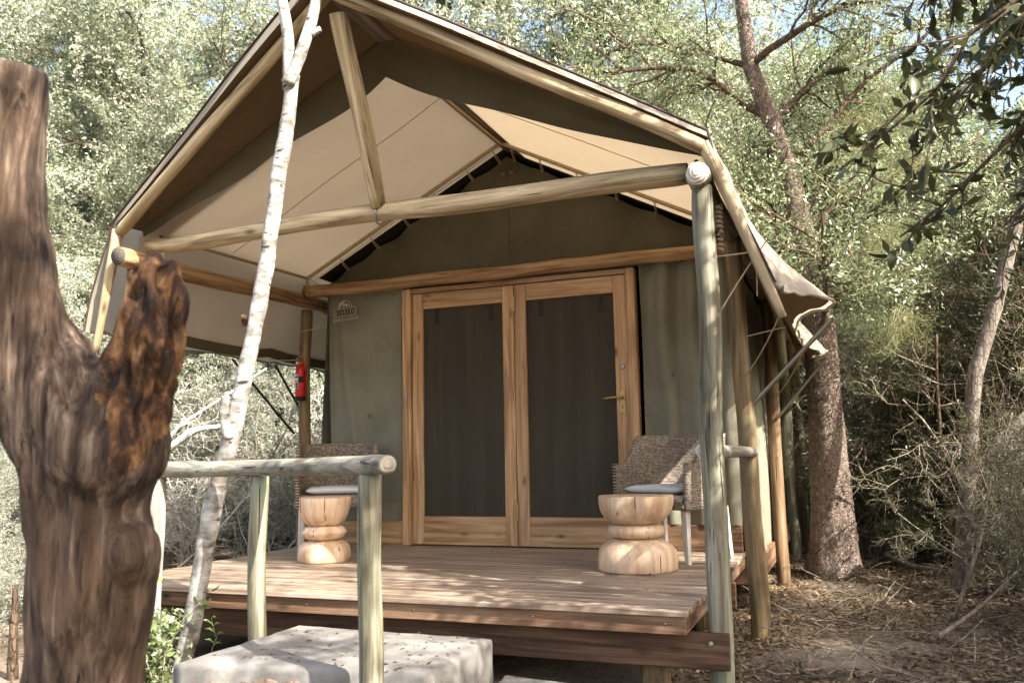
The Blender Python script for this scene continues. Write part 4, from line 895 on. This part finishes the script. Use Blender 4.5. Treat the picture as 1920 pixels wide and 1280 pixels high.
L_C = ('twiggy_shrub', 'bare twiggy shrub of thin grey stems in the shaded thicket on the right', 'shrub', 'twiggy shrubs right of the path')
for x, y, r_, s in ((4.55, .2, .2, .45), (4.75, 1.6, 1.7, .45), (4.55, 3.4, 3.3, .9), (5.3, 3.4, 4.9, 1.1), (4.8, 4.2, 2.1, 1.0), (5.7, 4.9, .8, 1.15), (4.9, 6.4, 5.6, 1.1), (4.3, 8.2, 3.9, 1.0), (6.2, 7.4, 1.4, 1.3), (5.5, 9.3, 2.7, 1.3), (5.2, .7, 4.1, .42), (4.45, 2.85, 1.1, .8), (4.95, 2.7, 3.6, .85), (4.3, 1.0, 2.9, .36), (4.5, -.4, .6, .45), (4.1, 3.3, 5.3, .75), (4.05, 4.6, 2.4, .8), (3.7, 10.6, 2.2, 1.1)): plant(KC, L_C[0], x, y, r_, s, L_C[1], L_C[2], L_C[3])
L_V = ('thicket_shrub', 'tall thin-stemmed leafy shrub in the dark thicket right of the path', 'shrub', 'thin-stemmed shrubs right of the path')
for x, y, r_, s in ((4.7, 2.75, 4.9, .75), (5.4, 2.75, 1.9, .9), (4.25, 2.9, .4, .65), (4.7, 3.6, .9, .85), (4.25, 3.9, 2.6, .85), (5.0, 3.3, 4.4, 1.0), (4.2, 6.6, 5.1, .95), (5.4, 6.0, 1.2, 1.1), (3.6, 8.6, 3.0, .9), (4.5, 1.0, .2, .4), (5.2, 8.0, 2.0, 1.2), (2.6, 11, 4.0, 1.0)): plant(KV, L_V[0], x, y, r_, s, L_V[1], L_V[2], L_V[3])
L_D = ('dark_thicket_tree', 'dark-leaved tree standing among the twiggy shrubs on the right', 'tree', 'dark trees in the right thicket')
for x, y, r_, s in ((5.5, -1.7, 1.5, .95), (5.4, 5.2, 2.9, .95), (6.7, 4.5, .3, 1.0), (6.4, 6.2, 4.0, 1.05), (8.4, 3.4, 5.3, 1.1), (8.0, 5.4, 1.2, .9)): plant(KD, L_D[0], x, y, r_, s, L_D[1], L_D[2], L_D[3])
L_W = ('dead_white_bush', 'leafless bleached white bush of tangled twigs left of the deck', 'bush', 'bleached dead bushes left of the deck')
for x, y, r_, s in ((-2.2, 1.2, .4, .62), (-1.9, 2.5, 2.6, .85), (-3.1, .7, 4.0, .8), (-1.75, 3.4, 5.2, .8)): plant(KW, L_W[0], x, y, r_, s, L_W[1], L_W[2], L_W[3])

# big rough barked tree beside the tent
bk = thing('rough_barked_tree', 'large tree with knobbly sunlit bark beside the tent, green crown above the roof', 'tree', (3.12, 2.2, GZ))
KP = [(3.1, 2.25, -0.65, 0.31), (3.105, 2.22, -0.42, 0.255), (3.11, 2.2, -0.2, 0.2107), (3.115, 2.16, 0.1, 0.1852), (3.12, 2.12, 0.65, 0.1693), (3.12, 2.05, 1.15, 0.153), (3.125, 1.98, 1.6, 0.1408), (3.09, 1.88, 2.15, 0.1248), (3.03, 1.78, 2.6, 0.108), (2.95, 1.66, 3.15, 0.0918), (2.84, 1.56, 3.6, 0.0792), (2.7, 1.42, 4.06, 0.0693), (2.66, 1.33, 4.74, 0.0527), (2.7, 1.3, 5.6, 0.036)]
def barky(pts, mat, parent, name):
    P = np.array([p[:3] for p in pts]); rr = np.array([p[3] for p in pts]); m = 260; sides = 72; z = np.concatenate([[0], np.cumsum(np.linalg.norm(np.diff(P, axis=0), axis=1))]); s = np.linspace(0, z[-1], m)
    Q = np.stack([np.interp(s, z, P[:, i]) for i in range(3)], 1); q = np.interp(s, z, rr)
    for _ in range(14): Q[1:-1] = (Q[:-2]+2*Q[1:-1]+Q[2:])/4
    V, F = tube_geo(Q, q, sides); V = V.reshape(m, sides, 3)
    for a in range(m):
        for b in range(sides):
            p = V[a, b]; d = .10*noise.noise((p[0]*3.5, p[1]*3.5, p[2]*2)); vd = noise.voronoi((p[0]*30, p[1]*30, p[2]*22))[0]; d += .10*(vd[1]-vd[0])-.04
            if a < 46: d += (1-a/46)*.25*noise.noise((math.cos(b*.0873)*2, math.sin(b*.0873)*2, 3))
            V[a, b] = Q[a]+(p-Q[a])*(1+d)
    v = [tuple(x) for x in V.reshape(-1, 3)]; f = [tuple(int(k) for k in x) for x in F]; return link(name, pymesh(name, v, f, mat), parent)
barky(KP, M['bark_rough'], bk, 'trunk')
g = np.random.default_rng(40); W = Tubes(); Bl = Tubes(); segs = []
for (k, tgt, r_) in ((6, (3.5, 1.3, 2.9), .04), (7, (2.9, 1.2, 3.5), .04), (8, (3.3, 1.2, 3.9), .04), (6, (3.7, 2.4, 2.8), .04), (8, (4.2, 2.6, 4.2), .07), (9, (1.6, 2.2, 4.0), .065), (7, (3.9, 1.3, 3.2), .06), (10, (2.0, .8, 5.0), .06), (11, (3.9, .8, 5.2), .06), (10, (3.6, 3.2, 5.0), .06), (12, (2.2, 2.6, 6.0), .05), (8, (2.3, 3.0, 3.6), .05), (11, (1.2, 1.6, 4.9), .05), (12, (3.4, .6, 6.1), .05), (9, (4.6, 1.6, 4.9), .05), (13, (2.6, 1.6, 6.6), .04)):
    p0 = np.array(KP[k][:3]); p1 = np.array(tgt); L = np.linalg.norm(p1-p0); P1 = branch_path(p0, norm(p1-p0), L, 9, .16, .0, g); Bl.add(P1, np.linspace(r_*.6, r_*.2, 10), 8)
    for j in range(13):
        t2 = g.uniform(.25, 1); k2 = min(8, int(t2*9)); P2 = branch_path(P1[k2], child_dir(norm(P1[k2+1]-P1[k2]), g.uniform(.4, 1.2), g), g.uniform(.5, 1.1), 6, .24, -.05, g); W.add(P2, np.linspace(.014, .005, 7), 5)
        for q in range(8):
            k3 = g.integers(1, 6); P3 = branch_path(P2[k3], child_dir(norm(P2[k3+1 if k3 < 6 else k3]-P2[k3-1]), g.uniform(.4, 1.2), g), g.uniform(.25, .6), 4, .25, -.12, g); W.add(P3, np.linspace(.004, .002, 5), 3)
            for a in range(4): segs.append((P3[a], P3[a+1]))
link('limbs', Bl.mesh('limbs', M['bark_tree']), bk, None, None, 'stuff'); link('twigs', W.mesh('twigs', M['twig_dark']), bk, None, None, 'stuff')
S = np.array(segs); n = 62000; i = g.integers(0, len(S), n); t = g.random((n, 1)); c = S[i, 0]*(1-t)+S[i, 1]*t+g.normal(0, .05, (n, 3)); link('crown', quads_mesh('crown', leaf_quads(c, .045, .34, g), M['leaf_mid']), bk, None, None, 'stuff')

# feathery climbers hanging from the right trees
def feathery(name, label, clumps, n, mat, seed):
    g = np.random.default_rng(seed); o = thing(name, label, 'climber', (clumps[0][0], clumps[0][1], gheight(clumps[0][0], clumps[0][1]))); T = Tubes(); C = []; 
    for (x, y, z, r, h) in clumps:
        for s in range(10):
            P = branch_path(np.array([x+g.normal(0, r*.4), y+g.normal(0, r*.4), z+h*.5]), norm(np.array([g.normal(0, .6), g.normal(0, .6), -.6])), h*g.uniform(.6, 1.1), 8, .22, -.08, g); T.add(P, np.linspace(.003, .0015, 9), 3)
            m = n//(10*len(clumps)); k = g.integers(0, 8, m); t = g.random((m, 1)); C.append(P[k]*(1-t)+P[k+1]*t+g.normal(0, r*.25, (m, 3)))
    link('stems', T.mesh('stems', M['twig']), o, None, None, 'stuff'); link('foliage', quads_mesh('foliage', leaf_quads(np.concatenate(C), .034, .07, g), M[mat]), o, None, None, 'stuff')
feathery('feathery_climber', 'yellow-green feathery climber hanging beside the rough-barked tree', [(3.60, .3, 2.0, .16, .4), (3.68, .5, 1.45, .15, .4), (3.5, .2, 2.75, .22, .5), (3.78, .0, 2.45, .15, .35), (3.75, .6, 3.1, .25, .5)], 11000, 'fern', 3)
feathery('feathery_climber', 'grey-green feathery climber drooping behind the rough-barked trunk', [(3.72, 2.9, 1.6, .22, .7), (3.85, 3.1, 1.15, .22, .6), (3.66, 3.4, 2.0, .25, .6), (3.75, 2.6, -.1, .14, .25), (4.0, 3.3, .8, .18, .5)], 24000, 'fern_green', 5)

# grey forked tree on the right
gt = thing('grey_forked_tree', 'smooth grey forked tree in front of the right thicket', 'tree', (4.02, 1.55, gheight(4.02, 1.55)))
solid('trunk', [(4.019, 1.552, -0.55, 0.0920), (4.064, 1.522, -0.185, 0.0709), (4.139, 1.464, 0.428, 0.0580), (4.198, 1.416, 0.919, 0.0548), (4.242, 1.387, 1.246, 0.0580), (4.392, 1.387, 1.653, 0.0516), (4.54, 1.374, 2.142, 0.0484), (4.614, 1.368, 2.386, 0.0451), (4.767, 1.387, 2.67, 0.0537), (5.025, 1.429, 3.075, 0.0413)], M['bark_grey'], gt)
solid('limb', [(4.13, 1.468, 0.40, 0.056), (4.284, 1.497, 0.589, 0.0537), (4.41, 1.523, 0.751, 0.0454), (4.635, 1.582, 0.951, 0.0372), (4.893, 1.666, 1.069, 0.0289)], M['bark_grey'], gt)

# slender dark stems in the thicket
g = np.random.default_rng(61)
for x, y, h, rr in ((3.95, 3.6, 2.6, .034), (4.2, 2.55, 2.2, .026), (4.35, 4.2, 3.0, .04), (4.65, 3.0, 2.7, .03), (4.75, 5.0, 3.2, .045), (4.45, 2.1, 1.7, .02), (5.05, 3.7, 3.1, .035), (4.15, 6.0, 3.2, .05), (4.6, 1.9, 1.6, .022), (5.3, 5.6, 3.4, .05), (3.75, 5.2, 2.4, .03), (4.95, 2.2, 1.6, .024)):
    o = thing('slender_stem', 'slender dark bare stem rising in the shaded thicket right of the path', 'sapling', (x, y, gheight(x, y)), 0, 'slender stems in the right thicket')
    P = branch_path(np.array([x, y, gheight(x, y)-.1]), norm(np.array([g.normal(0, .16), g.normal(0, .12), 1])), h, 7, .11, .02, g); solid('trunk', [tuple(p)+(rr*(1-.09*k),) for k, p in enumerate(P)], M['twig_dark'], o, 8, .1, 6, 3)
    T = Tubes()
    for q in range(9):
        k = g.integers(2, 7); P2 = branch_path(P[k], norm(g.normal(0, 1, 3)+np.array([0, 0, .6])), g.uniform(.3, .9), 5, .3, .02, g); T.add(P2, np.linspace(rr*.3, .002, 6), 4)
        for w in range(3): T.add(branch_path(P2[g.integers(1, 5)], norm(g.normal(0, 1, 3)), g.uniform(.15, .4), 4, .3, -.02, g), np.linspace(.003, .0015, 5), 3)
    link('twigs', T.mesh('twigs', M['twig']), o, None, None, 'stuff')

# overhanging broad-leaved tree on the right, its lowest sprays reaching into view
ov = thing('broad_leaved_tree', 'dark broad-leaved tree whose lowest sprays hang into the upper right corner', 'tree', (5.2, -3.3, GZ))
g = np.random.default_rng(77); solid('trunk', [(5.2, -3.3, -.6, .14), (5.15, -3.3, .6, .12), (5.2, -3.25, 1.8, .11), (5.1, -3.3, 3.0, .09), (5.2, -3.3, 4.4, .06)], M['bark_tree'], ov)
leafme = []
for k in range(3):
    L, w, b = .078, (.013, .016, .011)[k], .010; rows = [0, .2, .45, .7, 1]; ws = [.1, .8, 1, .7, .02]; v = []
    for t, ww in zip(rows, ws): zc = -.25*L*t*t*(k-.6); v += [(L*t, -w*ww, zc+b*ww*.7), (L*t, 0, zc), (L*t, w*ww, zc+b*ww*.7)]
    f = [(i*3+j, i*3+j+1, i*3+j+4, i*3+j+3) for i in range(4) for j in range(2)]; leafme.append(pymesh('leaf', v, f, M['leaf_big']))
Lb, Tw = Tubes(), Tubes(); nleaf = 0; rest = []
SPR = [((5.1, -3.25, 2.4), (3.35, -3.0, 1.62)), ((5.1, -3.3, 2.6), (3.75, -2.75, 1.9)), ((5.15, -3.3, 2.2), (3.55, -2.6, 1.45)), ((5.1, -3.3, 2.9), (3.65, -2.9, 2.2)), ((5.1, -3.2, 2.0), (3.95, -2.5, 1.35)), ((5.1, -3.2, 2.3), (4.0, -2.2, 1.9)), ((5.1, -3.3, 2.8), (3.95, -2.6, 2.35)), ((5.1, -3.2, 2.6), (3.85, -2.0, 2.15)), ((5.1, -3.2, 2.3), (4.0, -1.9, 1.6)), ((5.1, -3.2, 2.9), (3.7, -2.2, 2.6)), ((5.1, -3.2, 2.2), (4.1, -1.6, 1.9))]
for a, b in SPR:
    a, b = np.array(a), np.array(b); L = np.linalg.norm(b-a); P = np.array([a+(b-a)*t+np.array([0, 0, .28*math.sin(math.pi*t)]) for t in np.linspace(0, 1, 14)])+np.concatenate([[[0, 0, 0]], g.normal(0, .02, (13, 3))]); Lb.add(P, np.linspace(.022, .004, 14), 6)
    for j in range(25):
        k = g.integers(5, 13); P2 = branch_path(P[k], child_dir(norm(P[min(13, k+1)]-P[k-1]), g.uniform(.4, 1.1), g), g.uniform(.2, .5), 6, .2, -.03, g); Tw.add(P2, np.linspace(.004, .0018, 7), 4)
        for q in range(11):
            t = g.uniform(.15, 1)*6; k2 = min(5, int(t)); p = P2[k2]+(P2[k2+1]-P2[k2])*(t-k2); d = norm(norm(P2[k2+1]-P2[k2])*.6+g.normal(0, .55, 3)+np.array([0, 0, -.35])); 
            if nleaf < 298 and g.random() < .18:
                X = Vector(d); Y = X.cross(Vector(g.normal(0, .5, 3))+Vector((0, 0, 1))).normalized(); Z = X.cross(Y); s = g.uniform(.75, 1.25)
                mw = Matrix.Translation(Vector(p)) @ Matrix((X, Y, Z)).transposed().to_4x4() @ Matrix.Scale(s, 4); link('leaf', leafme[nleaf % 3], ov, mw); nleaf += 1
            else: rest.append(p)
link('limbs', Lb.mesh('limbs', M['twig_dark']), ov, None, None, 'stuff'); link('twigs', Tw.mesh('twigs', M['twig_dark']), ov, None, None, 'stuff')
o = link('crown', quads_mesh('crown', leaf_quads(np.array(rest), .075, .38, g), M['leaf_dark']), ov, None, None, 'stuff')
B2 = Tubes(); C = []
for j in range(26):
    z0 = g.uniform(2.0, 4.3); a = g.uniform(0, 6.28); tgt = np.array([5.1+1.9*math.cos(a)*g.uniform(.5, 1), -3.4+2.3*math.sin(a)*g.uniform(.4, 1), z0+g.uniform(.3, 1.2)]); P1 = branch_path(np.array([5.15, -3.3, z0]), norm(tgt-np.array([5.15, -3.3, z0])), np.linalg.norm(tgt-np.array([5.15, -3.3, z0])), 8, .15, 0, g); B2.add(P1, np.linspace(.014, .004, 9), 5)
    for q in range(14):
        k = g.integers(3, 9); P2 = branch_path(P1[k], norm(g.normal(0, 1, 3)), g.uniform(.25, .6), 4, .2, -.03, g); B2.add(P2, np.linspace(.004, .002, 5), 3); m = 9; kk = g.integers(0, 4, m); t = g.random((m, 1)); C.append(P2[kk]*(1-t)+P2[kk+1]*t+g.normal(0, .04, (m, 3)))
link('limbs', B2.mesh('limbs', M['twig_dark']), ov, None, None, 'stuff'); C = np.concatenate(C); link('crown', quads_mesh('crown', leaf_quads(C, .075, .40, g), M['leaf_dark']), ov, None, None, 'stuff')

# leafy bush at the front left corner of the deck
bu = thing('leafy_bush', 'sunlit green leafy bush between the stump and the white-barked tree', 'bush', (-.12, -2.62, GZ))
g = np.random.default_rng(9); T = Tubes(); v = []
for t, ww in zip([0, .3, .6, 1], [.1, .9, 1, .05]): v += [(.042*t, -.012*ww, .004*ww), (.042*t, 0, 0), (.042*t, .012*ww, .004*ww)]
bl = pymesh('leaf', v, [(i*3+j, i*3+j+1, i*3+j+4, i*3+j+3) for i in range(3) for j in range(2)], M['leaf_bush'])
for s in range(26):
    P = branch_path(np.array([.0+g.normal(0, .075), -2.65+g.normal(0, .04), GZ-.02]), norm(np.array([g.normal(.05, .22), g.normal(-.05, .12), 1])), g.uniform(.25, .62), 8, .14, .02, g); T.add(P, np.linspace(.005, .002, 9), 4)
    for q in range(11):
        t = g.uniform(.15, 1)*8; k = min(7, int(t)); p = P[k]+(P[k+1]-P[k])*(t-k); X = Vector(norm(g.normal(0, 1, 3)+np.array([0, -.2, .1]))); Y = X.cross(Vector(g.normal(0, .4, 3))+Vector((0, 0, 1))).normalized(); Z = X.cross(Y)
        link('leaf', bl, bu, Matrix.Translation(Vector(p)) @ Matrix((X, Y, Z)).transposed().to_4x4() @ Matrix.Scale(g.uniform(.9, 1.7), 4))
link('stems', T.mesh('stems', M['twig']), bu, None, None, 'stuff')
n = 1500; c = np.stack([g.normal(-.02, .10, n), g.normal(-2.64, .05, n), g.uniform(GZ, -.04, n)], 1); link('foliage', quads_mesh('foliage', leaf_quads(c, .034, .45, g), M['leaf_mid']), bu, None, None, 'stuff')
se = thing('seedling', 'small pale green seedling beside the landing edge', 'plant', (.352, -2.574, GZ)); T = Tubes(); P = np.array([(.352, -2.574, GZ-.02), (.349, -2.574, -.222), (.372, -2.573, -.171), (.361, -2.585, -.119), (.354, -2.594, -.075)]); T.add(P, [.004, .003, .0028, .0024, .0016], 5)
for z, a in ((1.3, .2), (1.5, 3.3), (2.2, .1), (2.5, 3.0), (3.1, .4), (3.3, 2.8), (3.8, .9)):
    k = int(z); p = P[k]+(P[k+1]-P[k])*(z-k); T.add([p, p+np.array([.028*math.cos(a), -.005, .018]), p+np.array([.055*math.cos(a), -.008, .016])], [.002, .006, .001], 4)
link('stem', T.mesh('stem', M['leaf_bush']), se)

# bare stems at the left
lt = thing('thin_white_tree', 'thin white-barked tree at the left edge behind the stump', 'tree', (-2.95, -.77, gheight(-2.95, -.77))); solid('trunk', [(-2.95, -.77, -.5, .058), (-2.993, -.841, .118, .054), (-3.04, -.934, .641, .052), (-3.091, -1.004, .989, .048), (-3.2, -1.0, 1.9, .042), (-3.15, -.9, 3.0, .03)], M['birch'], lt)
stk = solid('broken_stake', [(-.891, -2.645, -.56, .032), (-.865, -2.68, -.2, .022), (-.841, -2.702, .05, .013)], M['bark_tree'], None, 10); tag(stk, 'dark broken stake standing in the bush at lower left', 'stake')
db = thing('dead_branch', 'bleached dead branch leaning up behind the left handrail', 'branch', (-2.8, .23, gheight(-2.8, .23))); solid('limb', [(-3.0, .18, -.45, .05), (-2.9, .2, .4, .046), (-2.799, 0.234, 0.702, 0.042), (-2.579, 0.298, 0.857, 0.036), (-2.384, 0.355, 0.987, 0.03), (-2.15, 0.445, 0.997, 0.02), (-1.909, 0.522, 1.117, 0.010)], M['twig_white'], db, 10); solid('limb', [(-2.85, 0.25, 0.60, 0.026), (-2.693, 0.4, 1.0, 0.018), (-2.237, 0.60, 1.316, 0.013), (-1.93, 0.774, 1.568, 0.007)], M['twig_white'], db, 8)
for i, (pts, lab) in enumerate((([((3.55, 2.9, -.30), (3.75, 2.5, -.36), (3.95, 2.1, -.33), (4.15, 1.9, -.36))], 'fallen grey branch lying beyond the rough-barked tree'), ([((3.7, -.5, -.38), (4.0, .1, -.30), (4.3, .5, -.1), (4.6, .9, .1))], 'thin dead stick leaning into the right thicket'), ([((3.85, .2, -.40), (4.05, .25, .1), (4.15, .35, .5), (4.3, .3, .9))], 'upright dead stick before the right thicket'))):
    o = solid('fallen_branch', [p+(.028-.006*k if i == 0 else .014-.003*k,) for k, p in enumerate(pts[0])], M['twig'], None, 8); tag(o, lab, 'branch')
# leaf litter on the ground
g = np.random.default_rng(21); n = 120000; x = np.concatenate([g.uniform(2.4, 5.5, n), g.uniform(-4, 1.6, 9000)]); y = np.concatenate([g.uniform(-3.2, 9, n), g.uniform(-4, 2, 9000)]); keep = np.array([noise.noise((a*1.1, b*1.1, 7))+.45*noise.noise((a*4, b*4, 2)) for a, b in zip(x, y)]) > g.normal(-.22, .18, len(x)); x, y = x[keep], y[keep]; hz = np.array([gheight(a, b) for a, b in zip(x, y)])
C = np.stack([x, y, hz+.008+g.random(len(x))*.012], 1); o = link('leaf_litter', quads_mesh('leaf_litter', leaf_quads(C, .045, .36, g, .28), M['litter']), kind='stuff'); tag(o, 'dry tan leaf litter covering the path and forest floor', 'leaf litter')
g = np.random.default_rng(22); T = Tubes()
for _ in range(900):
    x, y = g.uniform(2.9, 5.2), g.uniform(-2.5, 7); a = g.uniform(0, 6.28); L = g.uniform(.1, .45); z = gheight(x, y)+.012; T.add(branch_path(np.array([x, y, z]), np.array([math.cos(a), math.sin(a), g.uniform(0, .25)]), L, 3, .15, 0, g), .004, 3)
o = link('fallen_twigs', T.mesh('fallen_twigs', M['twig']), kind='stuff'); tag(o, 'thin fallen twigs strewn over the path', 'twigs')
